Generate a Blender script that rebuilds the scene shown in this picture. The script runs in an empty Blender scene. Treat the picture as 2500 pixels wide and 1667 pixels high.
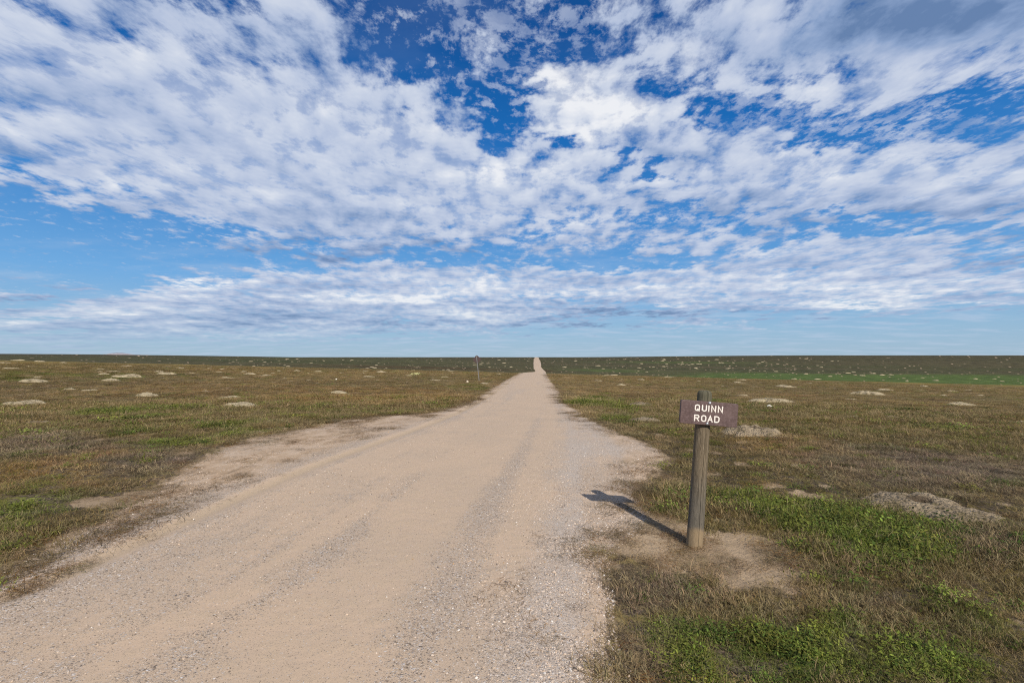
import bpy, math, random
import numpy as np
from mathutils import Vector, Matrix, noise as mnoise

random.seed(7)
rng = np.random.default_rng(11)
scene = bpy.context.scene
C = scene.collection
R = math.radians

# ------------------------------------------------------------------ camera numbers
F, CX, HZ, EYE = 1180.0, 1250.0, 870.0, 1.75     # focal length / centre / eye level in photo pixels, eye height (m)
SUN_V = Vector((0.72, -1.79, 1.43)).normalized()  # towards the sun

# ------------------------------------------------------------------ node helpers
class NT:
    def __init__(self, tree):
        self.t = tree
        tree.nodes.clear()
    def n(self, kind, **kw):
        nd = self.t.nodes.new(kind)
        for k, v in kw.items():
            setattr(nd, k, v)
        return nd
    def put(self, sock, v):
        if v is None:
            return
        if isinstance(v, bpy.types.NodeSocket):
            self.t.links.new(v, sock)
        else:
            if sock.type == 'RGBA' and len(v) == 3:
                v = (*v, 1.0)
            sock.default_value = v
    def math(self, op, a, b=None, c=None, clamp=False):
        nd = self.n('ShaderNodeMath', operation=op, use_clamp=clamp)
        for i, v in enumerate((a, b, c)):
            self.put(nd.inputs[i], v)
        return nd.outputs[0]
    def add(self, a, b): return self.math('ADD', a, b)
    def sub(self, a, b): return self.math('SUBTRACT', a, b)
    def mul(self, a, b): return self.math('MULTIPLY', a, b)
    def div(self, a, b): return self.math('DIVIDE', a, b)
    def vmath(self, op, a, b=None, scale=None):
        nd = self.n('ShaderNodeVectorMath', operation=op)
        self.put(nd.inputs[0], a)
        if b is not None: self.put(nd.inputs[1], b)
        if scale is not None: self.put(nd.inputs['Scale'], scale)
        return nd.outputs['Value'] if op in ('LENGTH', 'DOT_PRODUCT', 'DISTANCE') else nd.outputs['Vector']
    def xyz(self, x, y, z=0.0):
        nd = self.n('ShaderNodeCombineXYZ')
        for i, v in enumerate((x, y, z)): self.put(nd.inputs[i], v)
        return nd.outputs[0]
    def sep(self, v):
        nd = self.n('ShaderNodeSeparateXYZ'); self.put(nd.inputs[0], v)
        return nd.outputs
    def noise(self, vec, scale=5.0, detail=2.0, rough=0.5, dist=0.0, dims='2D', col=False, w=None, lac=2.0):
        nd = self.n('ShaderNodeTexNoise', noise_dimensions=dims)
        self.put(nd.inputs['Vector'], vec)
        for k, v in (('Scale', scale), ('Detail', detail), ('Roughness', rough), ('Distortion', dist), ('Lacunarity', lac)):
            self.put(nd.inputs[k], v)
        return nd.outputs['Color' if col else 'Fac']
    def voronoi(self, vec, scale=5.0, feature='F1', out='Distance', rand=1.0):
        nd = self.n('ShaderNodeTexVoronoi', feature=feature)
        self.put(nd.inputs['Vector'], vec); self.put(nd.inputs['Scale'], scale); self.put(nd.inputs['Randomness'], rand)
        return nd.outputs[out]
    def smooth(self, x, lo, hi, a=0.0, b=1.0, kind='SMOOTHSTEP'):
        nd = self.n('ShaderNodeMapRange', interpolation_type=kind)
        for i, v in enumerate((x, lo, hi, a, b)): self.put(nd.inputs[i], v)
        return nd.outputs[0]
    def mix(self, f, a, b, blend='MIX'):
        nd = self.n('ShaderNodeMix', data_type='RGBA', blend_type=blend)
        nd.clamp_factor = True
        self.put(nd.inputs[0], f); self.put(nd.inputs[6], a); self.put(nd.inputs[7], b)
        return nd.outputs[2]
    def ramp(self, f, stops, interp='LINEAR'):
        nd = self.n('ShaderNodeValToRGB'); cr = nd.color_ramp; cr.interpolation = interp
        while len(cr.elements) < len(stops): cr.elements.new(0.5)
        for e, (p, c) in zip(cr.elements, stops):
            e.position = p; e.color = (*c, 1.0)
        self.put(nd.inputs[0], f)
        return nd.outputs[0]
    def attr(self, name, out='Fac', kind='GEOMETRY'):
        return self.n('ShaderNodeAttribute', attribute_name=name, attribute_type=kind).outputs[out]

def srgb(r, g, b):
    f = lambda c: (c / 255 / 12.92) if c / 255 <= 0.04045 else ((c / 255 + 0.055) / 1.055) ** 2.4
    return (f(r), f(g), f(b))

# ------------------------------------------------------------------ sky
# masses of cloud and clear gaps, each given by its place in the sky:
# (x, y, radius x, radius y, tilt in degrees, weight)
MASSES = [
    # the great sheet on the left, running to the middle
    (250, 240, 620, 270, 12, .40), (700, 330, 420, 190, 12, .32), (1000, 430, 420, 110, 4, .20),
    (700, 520, 330, 75, 8, .22), (1350, 450, 380, 70, 0, .20), (820, 130, 110, 120, 0, .12),
    # heaped cloud in the middle
    (1430, 240, 100, 85, -10, .56), (1540, 320, 190, 75, 12, .34), (1790, 345, 90, 45, 8, .25),
    (1690, 150, 70, 60, -30, .26), (1560, 60, 60, 110, 30, .16),
    # right
    (1950, 70, 330, 110, -10, .22), (2300, 60, 330, 130, -12, .52), (2280, 190, 330, 70, -6, .18),
    (2050, 430, 460, 85, 0, .33), (2350, 480, 330, 70, -4, .30), (1850, 600, 380, 50, 3, .22),
    (2400, 400, 200, 60, -8, .18), (2300, 620, 330, 40, -4, .18),
    # long low bank
    (1300, 700, 900, 55, 0, .24), (2050, 700, 650, 65, -2, .22), (700, 720, 430, 60, -3, .22),
    (420, 765, 420, 55, 0, .22), (1000, 785, 640, 36, 0, .30), (60, 828, 90, 10, 0, .3), (300, 808, 110, 12, 0, .3),
    # gaps
    (985, 70, 95, 120, -15, -.36), (1090, 170, 110, 80, 20, -.22), (1195, 285, 90, 55, 35, -.38), (1235, 215, 50, 80, 10, -.26),
    (1320, 60, 190, 95, 0, -.20), (1260, 210, 110, 90, 0, -.20), (1385, 335, 55, 26, 10, -.62),
    (1490, 400, 60, 18, 0, -.44), (1590, 405, 60, 20, 0, -.44), (1720, 280, 60, 60, 0, -.34),
    (1900, 290, 260, 60, 5, -.14), (2090, 325, 150, 38, -3, -.36), (2000, 210, 120, 40, 0, -.14),
    (2450, 240, 90, 50, -15, -.26), (2330, 270, 170, 35, -8, -.20),
    (150, 560, 450, 85, 6, -.36), (60, 660, 500, 60, 0, -.28), (480, 600, 160, 60, 10, -.20),
    (330, 95, 70, 22, 25, -.22), (455, 172, 40, 28, 0, -.26), (400, 15, 80, 30, 15, -.20), (670, 145, 45, 20, 0, -.20),
    (610, 30, 90, 40, 10, -.12), (180, 700, 200, 30, 0, -.18),
    (1780, 540, 170, 24, 3, -.34), (2120, 552, 220, 20, -3, -.36), (1620, 530, 80, 30, 0, -.20),
    (1400, 636, 560, 20, 0, -.34), (1130, 600, 300, 24, 0, -.18), (2450, 640, 110, 22, -5, -.22),
    (2150, 825, 800, 52, 0, -.50), (1250, 860, 900, 30, 0, -.36), (2480, 560, 110, 20, -8, -.2),
]
# heavier, greyer undersides of cloud: (x, y, rx, ry, tilt, weight)
# fields of small separate cloudlets
FLECKS = [(1260, 150, 190, 150, 0, .24), (1150, 40, 120, 50, 0, .16), (1420, 40, 120, 60, 0, .2), (1900, 280, 330, 90, 4, .26), (2300, 300, 200, 70, 0, .22), (1750, 540, 260, 30, 0, .2),
          (1250, 560, 420, 40, 0, .18), (830, 60, 110, 100, 0, .2), (90, 530, 110, 16, -5, .14), (500, 590, 160, 30, 4, .12), (1500, 400, 120, 30, 0, .1)]
GREYS = [
    (2240, 40, 300, 80, -8, 1.35), (880, 525, 190, 45, 3, .50), (760, 615, 170, 26, 4, .50), (1900, 492, 380, 34, 2, .40),
    (2400, 500, 260, 34, -4, .45), (1600, 764, 460, 11, 2, .55), (1150, 790, 420, 10, 0, .4), (620, 740, 260, 14, 0, .25), (580, 790, 240, 22, 0, .35),
    (1640, 375, 150, 22, 8, .35), (2330, 640, 260, 20, -3, .4), (350, 330, 560, 120, 12, .12), (1000, 610, 200, 14, 0, .3),
]
BRIGHTS = [
    (1400, 215, 100, 60, -10, .95), (1490, 295, 110, 34, 0, .95), (1690, 140, 60, 50, -20, .55), (2060, 385, 220, 34, 4, .45),
    (500, 697, 120, 15, -2, .9), (1500, 705, 600, 18, 0, .25), (2000, 690, 340, 18, -2, .35), (2100, 742, 200, 14, -4, .5), (1250, 430, 300, 30, 4, .35),
    (800, 400, 500, 110, 8, .18), (1880, 50, 110, 70, 0, .4), (2330, 140, 110, 60, 0, .35), (1060, 730, 200, 10, 0, .35), (1400, 722, 400, 10, 0, .3), (760, 715, 200, 9, 0, .2), (300, 808, 60, 8, 0, .5),
]

def build_sky():
    w = bpy.data.worlds.new("World"); scene.world = w; w.use_nodes = True
    g = NT(w.node_tree)
    gen = g.n('ShaderNodeTexCoord').outputs['Generated']
    d = g.vmath('NORMALIZE', gen)
    dx, dy, dz = g.sep(d)
    ady = g.math('MAXIMUM', g.math('ABSOLUTE', dy), 0.08)
    v0 = g.div(dz, ady)
    u0 = g.div(dx, ady)
    up = g.math('MAXIMUM', dz, 0.0)
    # the cloud deck: a flat sheet overhead
    zc = g.add(up, 0.075)
    P = g.xyz(g.div(dx, zc), g.div(dy, zc), 0.0)
    warp = g.noise(P, 1.7, 3, 0.5, col=True)
    warp = g.vmath('SUBTRACT', warp, (0.5, 0.5, 0.5))
    Pw = g.vmath('ADD', P, g.vmath('SCALE', warp, scale=0.10))
    Q = g.xyz(u0, v0, 0.0)
    w2 = g.vmath('SUBTRACT', g.noise(Pw, 4.0, 4, 0.6, col=True), (0.5, 0.5, 0.5))
    amp = g.smooth(v0, 0.0, 0.35, 0.03, 0.20)
    w2 = g.vmath('MULTIPLY', g.vmath('SCALE', w2, scale=amp), (1.0, 0.6, 0.0))
    Qw = g.vmath('ADD', Q, w2)

    def blobs(items, pos):
        # the running total rides along as the z of the position, so that the masses are worked out one after another
        acc = g.vmath('MULTIPLY', pos, (1.0, 1.0, 0.0))
        for (x, y, rx, ry, rot, wt) in items:
            mp = g.n('ShaderNodeMapping', vector_type='TEXTURE')
            g.put(mp.inputs['Vector'], acc)
            mp.inputs['Location'].default_value = ((x - CX) / F, (HZ - y) / F, 0)
            mp.inputs['Rotation'].default_value = (0, 0, -R(rot))
            mp.inputs['Scale'].default_value = (rx / F, ry / F, 1e6)
            e = g.math('POWER', 0.42, g.vmath('DOT_PRODUCT', mp.outputs[0], mp.outputs[0]))
            nd = g.n('ShaderNodeVectorMath', operation='MULTIPLY_ADD')
            g.put(nd.inputs[0], e); nd.inputs[1].default_value = (0, 0, wt); g.put(nd.inputs[2], acc)
            acc = nd.outputs[0]
        return g.sep(acc)[2]
    cover = blobs(MASSES, Qw)
    grey = blobs(GREYS, Qw)
    brite = blobs(BRIGHTS, Qw)
    flecks = blobs(FLECKS, Qw)

    An = g.vmath('MULTIPLY', Pw, (1.0, 0.76, 1.0))      # streets run away from the viewer
    big = g.noise(An, 2.3, 9, 0.62)
    puff = g.noise(An, 8.0, 8, 0.62)
    hi = g.smooth(v0, 0.08, 0.42, 0.30, 0.70)
    nz = g.add(g.mul(big, g.sub(1.0, hi)), g.mul(puff, hi))
    dens = g.add(g.mul(g.sub(nz, 0.50), 1.48), g.mul(cover, 0.64))
    low = g.mul(g.smooth(v0, 0.22, 0.10), g.smooth(v0, 0.01, 0.05))
    streak = g.sub(g.noise(g.vmath('ADD', g.xyz(g.mul(u0, 3.2), g.mul(v0, 30.0), 0.0), g.vmath('SCALE', w2, scale=6.0)), 1.0, 7, 0.62), 0.5)
    dens = g.add(dens, g.mul(g.mul(streak, low), 0.75))
    alpha = g.smooth(dens, -0.085, 0.140)
    crumb = g.noise(g.vmath('MULTIPLY', Pw, (1.0, 0.8, 1.0)), 19.0, 6, 0.66)
    fl = g.smooth(g.add(g.mul(g.sub(crumb, 0.5), 1.5), g.sub(flecks, 0.17)), -0.04, 0.24, 0.0, 0.62)
    alpha = g.math('MAXIMUM', alpha, fl)
    # light on the puffs: density a little farther out against density here
    An2 = g.vmath('MULTIPLY', Pw, (1.05, 0.82, 1.0))
    big2 = g.noise(An2, 2.3, 4, 0.55)
    An3 = g.vmath('MULTIPLY', Pw, (1.018, 0.774, 1.0))
    puff2 = g.noise(An3, 8.0, 3, 0.55)
    rel = g.add(g.mul(g.sub(big2, big), 0.8), g.mul(g.sub(puff2, puff), 0.45))
    lit = g.add(g.add(0.505, rel), g.mul(g.mul(streak, low), 1.5))
    lit = g.add(lit, g.mul(g.sub(puff, 0.5), 0.74))
    lit = g.add(lit, g.mul(g.smooth(dens, 0.0, 0.30), 0.10))
    lit = g.add(lit, g.mul(brite, 0.42))
    lit = g.sub(lit, g.mul(grey, g.add(0.50, g.mul(g.sub(big, 0.5), 0.9))))
    lit = g.math('ADD', lit, 0.0, clamp=True)
    ccol = g.ramp(lit, [(0.0, srgb(104, 132, 174)), (0.25, srgb(142, 165, 202)), (0.55, srgb(184, 197, 222)), (0.8, srgb(210, 218, 233)), (1.0, srgb(240, 242, 246))])
    # farther cloud takes on the blue of the air
    air = g.smooth(v0, 0.0, 0.15, 0.50, 0.0)
    ccol = g.mix(air, ccol, srgb(160, 186, 212))

    sky = g.n('ShaderNodeTexSky', sky_type='NISHITA')
    sky.sun_disc = False
    sky.sun_elevation = math.asin(SUN_V.z)
    sky.sun_rotation = math.atan2(SUN_V.x, SUN_V.y)
    sky.altitude = 800; sky.air_density = 1.0; sky.dust_density = 0.6; sky.ozone_density = 3.0
    nish = sky.outputs[0]
    # clear air: deep overhead, pale at the rim (the polarised blue of the photograph)
    tint = g.ramp(up, [(0.0, srgb(160, 187, 208)), (0.05, srgb(146, 184, 214)), (0.14, srgb(108, 168, 222)), (0.26, srgb(62, 136, 206)),
                       (0.40, srgb(18, 106, 184)), (0.56, srgb(0, 76, 148)), (0.75, srgb(0, 64, 130)), (1.0, srgb(0, 56, 120))])
    base = g.mix(0.06, g.vmath('SCALE', tint, scale=1.0 / SKY_S), nish)
    # thin high veil
    veil = g.noise(g.vmath('MULTIPLY', Pw, (0.8, 1.5, 1.0)), 1.4, 6, 0.62)
    veil = g.mul(g.smooth(veil, 0.44, 0.72), g.smooth(v0, 0.02, 0.3, 0.50, 0.05))
    base = g.mix(veil, base, g.vmath('SCALE', (0.50, 0.60, 0.76), scale=1.0 / SKY_S))
    alpha = g.mul(alpha, g.smooth(g.add(puff, g.add(g.mul(g.smooth(dens, 0.15, 0.5), 0.12), g.mul(grey, 0.25))), 0.38, 0.60, 0.70, 1.0))
    a2 = g.mul(alpha, g.smooth(v0, 0.005, 0.075, 0.45, 0.97))
    final = g.mix(a2, base, g.vmath('SCALE', ccol, scale=1.0 / SKY_S))
    bg = g.n('ShaderNodeBackground'); g.put(bg.inputs[0], final); bg.inputs[1].default_value = SKY_S
    out = g.n('ShaderNodeOutputWorld'); w.node_tree.links.new(bg.outputs[0], out.inputs[0])
    w.cycles.sampling_method = 'NONE'
SKY_S = 0.12
build_sky()

cam_d = bpy.data.cameras.new("camera"); cam = bpy.data.objects.new("camera", cam_d); C.objects.link(cam)
cam.location = (0, 0, EYE); cam.rotation_euler = (R(90), 0, 0)
cam_d.sensor_width = 36.0; cam_d.lens = 36.0 * F / 2500
cam_d.shift_y = (HZ - 833.5) / 2500
cam_d.clip_start = 0.05; cam_d.clip_end = 60000
scene.camera = cam
vs = scene.view_settings
vs.view_transform = 'Standard'; vs.look = 'None'; vs.exposure = 0; vs.gamma = 1

# ------------------------------------------------------------------ numeric noise
def _hash(ix, iy, seed):
    n = (ix.astype(np.int64) * 374761393 + iy.astype(np.int64) * 668265263 + seed * 1442695041) & 0xFFFFFFFF
    n = ((n ^ (n >> 13)) * 1274126177) & 0xFFFFFFFF
    n = n ^ (n >> 16)
    return (n & 0xFFFFFF) / float(0xFFFFFF)
def vnoise(x, y, seed=0):
    x = np.asarray(x, float); y = np.asarray(y, float)
    ix = np.floor(x); iy = np.floor(y); fx = x - ix; fy = y - iy
    fx = fx * fx * (3 - 2 * fx); fy = fy * fy * (3 - 2 * fy)
    a = _hash(ix, iy, seed); b = _hash(ix + 1, iy, seed); c = _hash(ix, iy + 1, seed); d = _hash(ix + 1, iy + 1, seed)
    return (a + (b - a) * fx) * (1 - fy) + (c + (d - c) * fx) * fy
def fbm(x, y, octaves=4, seed=0, gain=0.5):
    t = 0.0; amp = 1.0; tot = 0.0
    x = np.asarray(x, float); y = np.asarray(y, float)
    for o in range(octaves):
        t = t + amp * vnoise(x * 2 ** o + 17.3 * o, y * 2 ** o - 9.1 * o, seed + o); tot += amp; amp *= gain
    return t / tot
def sstep(x, a, b):
    t = np.clip((x - a) / (b - a), 0, 1)
    return t * t * (3 - 2 * t)
def pchip(xk, yk):
    xk = np.array(xk, float); yk = np.array(yk, float); h = np.diff(xk); dl = np.diff(yk) / h
    m = np.zeros_like(xk); m[0] = dl[0]; m[-1] = dl[-1]
    for i in range(1, len(xk) - 1):
        if dl[i - 1] * dl[i] > 0:
            w1 = 2 * h[i] + h[i - 1]; w2 = h[i] + 2 * h[i - 1]
            m[i] = (w1 + w2) / (w1 / dl[i - 1] + w2 / dl[i])
    def f(x):
        x = np.clip(np.asarray(x, float), xk[0], xk[-1])
        i = np.clip(np.searchsorted(xk, x) - 1, 0, len(xk) - 2)
        t = (x - xk[i]) / h[i]
        return ((1 + 2 * t) * (1 - t) ** 2 * yk[i] + t * (1 - t) ** 2 * h[i] * m[i]
                + t * t * (3 - 2 * t) * yk[i + 1] + t * t * (t - 1) * h[i] * m[i + 1])
    return f

# ------------------------------------------------------------------ lie of the land
PROFILE = pchip([-30000, -3000, -60, 0, 8, 18, 45, 80, 109, 135, 170, 210, 240, 295, 400, 550, 740, 820, 1000, 2000, 6000, 30000],
                [-500, -30, -.5, 0, -.02, -.25, -.75, -1.3, -1.95, -3.3, -5.9, -8.1, -8.7, -7.84, -5.45, -2.9, .46, .50, -.3, -9, -70, -600])
def H0(X, Y):
    """the broad shape of the prairie"""
    X = np.asarray(X, float); Y = np.asarray(Y, float)
    z = PROFILE(Y)
    z = z - .0254 * 280 * np.tanh(X / 280) * sstep(Y, 3, 50) * (1 - sstep(Y, 420, 740))
    z = z + 5.6 * sstep(-X, 400, 850) * sstep(Y, 380, 740) * (1 - sstep(Y, 900, 4000))
    z = z + 3.0 * sstep(X, 80, 500) * sstep(Y, 380, 740) * (1 - sstep(Y, 900, 4000))
    return z
def at(px, py, ymin=1.0, ymax=780.0):
    """the point of the ground seen at a place in the photograph"""
    t = (px - CX) / F; a = (HZ - py) / F
    Y = np.exp(np.linspace(math.log(ymin), math.log(ymax), 9000))
    above = (EYE + a * Y) - H0(t * Y, Y)
    k = np.argmax(above <= 0)
    if above[k] > 0: k = int(np.argmin(np.abs(above / Y)))
    return t * Y[k], Y[k]

# ------------------------------------------------------------------ course of the road
LEFT_PX = [(-700, 1860), (-330, 1580), (-100, 1465), (0, 1420), (120, 1345), (250, 1280), (340, 1235), (420, 1180), (520, 1112), (640, 1066), (749, 1047), (831, 1029),
           (940, 1015), (1040, 1009), (1087, 1000), (1125, 986), (1157, 972), (1198, 952), (1234, 930), (1262, 914), (1277, 910)]
RIGHT_PX = [(1640, 1860), (1520, 1700), (1476, 1600), (1462, 1520), (1452, 1440), (1450, 1380), (1490, 1325), (1556, 1285), (1562, 1250), (1534, 1212), (1538, 1190), (1572, 1165), (1590, 1148), (1616, 1128),
            (1606, 1106), (1570, 1084), (1525, 1069), (1487, 1050), (1432, 1025), (1397, 998), (1370, 968), (1351, 943), (1338, 922), (1332, 910)]
FAR_L = [(1308, 907), (1304, 900), (1302.8, 891), (1303, 881), (1305.5, 873)]
FAR_R = [(1331, 907), (1322, 898), (1320.5, 890), (1319.5, 884), (1314.3, 873)]
def edge(near, far):
    pts = [at(*p) for p in near] + [at(p[0], p[1], 250, 760) for p in far]
    pts.sort(key=lambda p: p[1])
    ys = np.array([p[1] for p in pts]); xs = np.array([p[0] for p in pts])
    keep = np.concatenate([[True], np.diff(ys) > 0.01])
    f = pchip(ys[keep], xs[keep])
    x0, y0 = xs[keep][0], ys[keep][0]; sl = (xs[keep][1] - x0) / (ys[keep][1] - y0)
    x1, y1 = xs[keep][-1], ys[keep][-1]
    def g(Y):
        Y = np.asarray(Y, float)
        return np.where(Y < y0, x0 + sl * (Y - y0) * 0.5, np.where(Y > y1, x1 + .03 * (Y - y1), f(Y)))
    return g
XL, XR = edge(LEFT_PX, FAR_L), edge(RIGHT_PX, FAR_R)
# the driven part of the road: straight-sided, inside the rough dirt shoulders
MAIN_L = [(-760, 1700), (-420, 1560), (0, 1425), (300, 1302), (500, 1222), (700, 1143), (850, 1092), (1000, 1043), (1120, 997), (1195, 958), (1236, 931), (1262, 914), (1277, 910)]
MAIN_R = [(1540, 1860), (1490, 1667), (1470, 1520), (1462, 1380), (1455, 1250), (1440, 1150), (1424, 1080), (1404, 1020), (1385, 985), (1366, 958), (1351, 938), (1338, 922), (1332, 910)]
ML, MR = edge(MAIN_L, FAR_L), edge(MAIN_R, FAR_R)
def off_road(X, Y):
    """metres beyond the road's edge (negative on the road)"""
    w = 0.26 * (fbm(X * 1.6, Y * 1.6, 5, 31, .6) - .5) * np.clip(np.asarray(Y) / 8, .6, 1.4)
    return np.maximum(XL(Y) - X, X - XR(Y)) + w

# ------------------------------------------------------------------ patches of growth and of bare soil, placed where the photo shows them
def patch_field(items, X, Y):
    tot = np.zeros_like(np.asarray(X, float))
    for (px, py, rx, ry, w) in items:
        x, y = at(px, py)
        y2 = at(px, py - ry)[1]; y1 = at(px, py + ry)[1]
        far = y > 140
        if far: y1 = max(y1, 240); y2 = min(y2, y * 1.9)
        else: y2 = min(y2, 118)
        sx = rx / F * y; sy = max((y2 - y1) / 2, 0.05); t = (px - CX) / F
        q = ((X - t * Y) / sx) ** 2 + ((Y - y) / sy) ** 2
        tot = tot + w * np.exp(-q)
    return tot
GREEN = [(2400, 934, 330, 20, 2.4), (2080, 928, 240, 10, 1.5), (1850, 918, 200, 8, .7), (1480, 905, 120, 4, .5), (1600, 884, 300, 3, .6), (200, 915, 260, 10, .8), (20, 925, 90, 10, .5),
         (350, 1000, 170, 20, .5), (200, 1015, 40, 8, .6), (270, 1010, 60, 10, .5), (470, 1088, 90, 14, .7), (330, 1050, 40, 10, .6), (590, 1050, 80, 24, .7), (100, 1225, 80, 18, .8), (165, 1215, 40, 10, 1.0), (30, 1250, 60, 16, 1.0), (335, 1258, 40, 16, 1.1),
         (30, 1288, 60, 12, .8), (380, 1085, 40, 8, .5), (1150, 945, 60, 10, .6), (1460, 985, 90, 18, .6), (1500, 1020, 70, 12, .35),
         (1650, 1200, 90, 28, .7), (1830, 1225, 130, 40, 1.0), (2000, 1270, 130, 45, 1.0), (2150, 1340, 130, 40, .9), (2250, 1370, 90, 30, .6), (2330, 1290, 80, 30, .5), (2200, 1275, 60, 22, .5),
         (1720, 1570, 170, 90, 1.0), (1900, 1620, 190, 70, 1.1), (2040, 1540, 70, 60, .7), (2400, 1530, 130, 60, .8), (2330, 1640, 160, 50, .8), (1650, 1500, 60, 40, .5), (2250, 1575, 60, 30, .4), (2290, 1470, 50, 30, .5),
         (1750, 1150, 130, 24, .25), (2250, 1080, 200, 30, .25), (2470, 1190, 60, 40, .4), (900, 880, 350, 7, .25)]
RUST = [(700, 955, 420, 18, 1.1), (950, 965, 180, 16, .9), (480, 945, 220, 10, .5), (150, 1140, 120, 26, 1.1), (280, 1105, 90, 14, .7), (20, 1175, 60, 24, .7), (210, 1185, 60, 10, .5), (270, 1250, 60, 16, .5), (60, 1375, 80, 14, .8),
        (1600, 955, 300, 14, .5), (2100, 960, 300, 20, .35), (1000, 897, 420, 5, .8), (1330, 905, 20, 4, .5), (560, 905, 180, 6, .5), (1620, 1540, 20, 30, .6), (1480, 950, 60, 10, .3), (1880, 1080, 140, 24, .3), (400, 1040, 200, 12, .2)]
STRAW = [(1395, 955, 50, 24, 1.0), (1430, 985, 50, 14, .7), (1375, 925, 30, 8, .8), (1180, 945, 50, 12, .5), (600, 1030, 100, 24, .4), (1600, 1375, 160, 20, .7), (1850, 1420, 150, 30, .6), (1740, 1345, 200, 24, .8), (1500, 1330, 50, 20, .5),
         (1600, 1260, 60, 16, .6), (1960, 1440, 120, 20, .5), (900, 1005, 120, 8, .4), (330, 1240, 60, 12, .4)]
GREYB = [(100, 1080, 200, 30, .8), (330, 1130, 140, 24, .5), (1540, 1430, 90, 40, .9), (1620, 1440, 90, 40, .5), (2350, 1150, 250, 50, .7), (2100, 1110, 250, 40, .5), (1560, 1190, 60, 20, .7), (2200, 1470, 160, 50, .6), (2420, 1330, 120, 60, .6), (420, 1120, 100, 20, .5),
         (180, 980, 250, 14, .3), (1560, 1600, 60, 60, .5), (2060, 1600, 50, 60, .3), (1700, 880, 700, 6, .4)]
BARE = [(1590, 1268, 110, 18, 1.2), (1490, 1300, 60, 40, 1.0), (1790, 1350, 190, 40, 1.3), (1740, 1330, 130, 30, 1.5), (1610, 1300, 130, 36, 1.5), (1860, 1375, 120, 44, 1.7), (1940, 1410, 60, 30, .9), (1520, 1290, 60, 34, .8), (1700, 1385, 140, 14, .6), (2100, 1450, 30, 16, .5),
        (240, 1220, 90, 9, 1.4), (330, 1203, 80, 9, 1.2), (420, 1175, 60, 12, .8), (180, 1232, 50, 6, .8), (110, 1312, 70, 8, .8), (200, 1290, 60, 8, .6),
        (340, 1062, 60, 5, .9), (260, 1078, 40, 4, .8), (390, 1048, 40, 4, .6), (180, 1065, 30, 3, .5), (95, 1028, 40, 5, .8), (240, 1055, 24, 3, .5), (430, 1050, 20, 3, .5),
        (2085, 1020, 40, 4, .8), (2190, 1022, 36, 5, .8), (2470, 1105, 60, 5, .7), (2350, 1078, 60, 3, .5), (2125, 1172, 20, 3, .6), (2030, 1186, 26, 4, .6), (1570, 1027, 40, 4, .8), (1640, 1032, 30, 3, .5), (2484, 1031, 30, 4, .8),
        (1795, 1082, 50, 4, .6), (1950, 1490, 24, 20, .5), (2330, 1545, 16, 12, .4), (2360, 1296, 50, 9, .9), (2160, 1285, 30, 14, .8), (2300, 1310, 40, 8, .6)]
def ground_fields(X, Y):
    d = off_road(X, Y)
    rag = fbm(X * 3.2, Y * 3.2, 4, 78, .6) - .5
    bare = np.clip(1 - sstep(d + rag * .5, -.12, .38), 0, 1)
    pb = patch_field(BARE, X, Y)
    nb = fbm(X * 2.6, Y * 2.6, 4, 77) - .5
    bare = np.maximum(bare, sstep(pb * .95 + nb * 2.3 + rag * 1.3, .40, .90))
    n1 = fbm(X * .9, Y * .55, 4, 5) - .5; n2 = fbm(X * .22, Y * .13, 4, 6) - .5; n3 = fbm(X * .8, Y * .5, 4, 8) - .5
    g = patch_field(GREEN, X, Y) + n1 * 1.7 + n2 * .7 - .05
    r = patch_field(RUST, X, Y) + n3 * .7 - n2 * .5
    s = patch_field(STRAW, X, Y) + (fbm(X * 1.3, Y * .9, 3, 12) - .5) * .9 + .35 * sstep(d, 1.2, .3) 
    y = patch_field(GREYB, X, Y) + (fbm(X * 1.0, Y * .6, 4, 14) - .5) * .8
    return d, bare, sstep(g, .22, .95) * .9, sstep(r, .12, .8), sstep(s, .2, .85), sstep(y, .1, .75)

TWIG = np.array((.195, .146, .098)); BROWN = np.array((.172, .116, .040)); RUSTC = np.array((.330, .170, .040))
STRAWC = np.array((.370, .265, .125)); GRN = np.array((.125, .165, .022)); OLIVE = np.array((.165, .142, .028))
GOLD = np.array((.315, .205, .062))
def cured(c, X, Y):
    """taller, yellower cured grass away from the road junction"""
    k = sstep(np.hypot(X, Y), 7, 34) * (.34 + .50 * sstep(fbm(X * .10, Y * .05, 4, 19), .36, .66)) * (1 - .35 * sstep(X, 0, 40))
    k = k * (1 - .6 * sstep(c[:, 1] / c[:, 0], 1.0, 1.3))
    return c + (GOLD - c) * k[:, None]
def field_tint(g, r, s, y):
    c = np.ones((len(g), 1)) * (OLIVE * .45 + BROWN * .55)
    c = c + (TWIG - c) * (y * .85)[:, None]
    c = c + (RUSTC - c) * (r * .70)[:, None]
    c = c + (STRAWC - c) * (s * .60)[:, None]
    c = c + (GRN - c) * (g * .75)[:, None]
    return c

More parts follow.
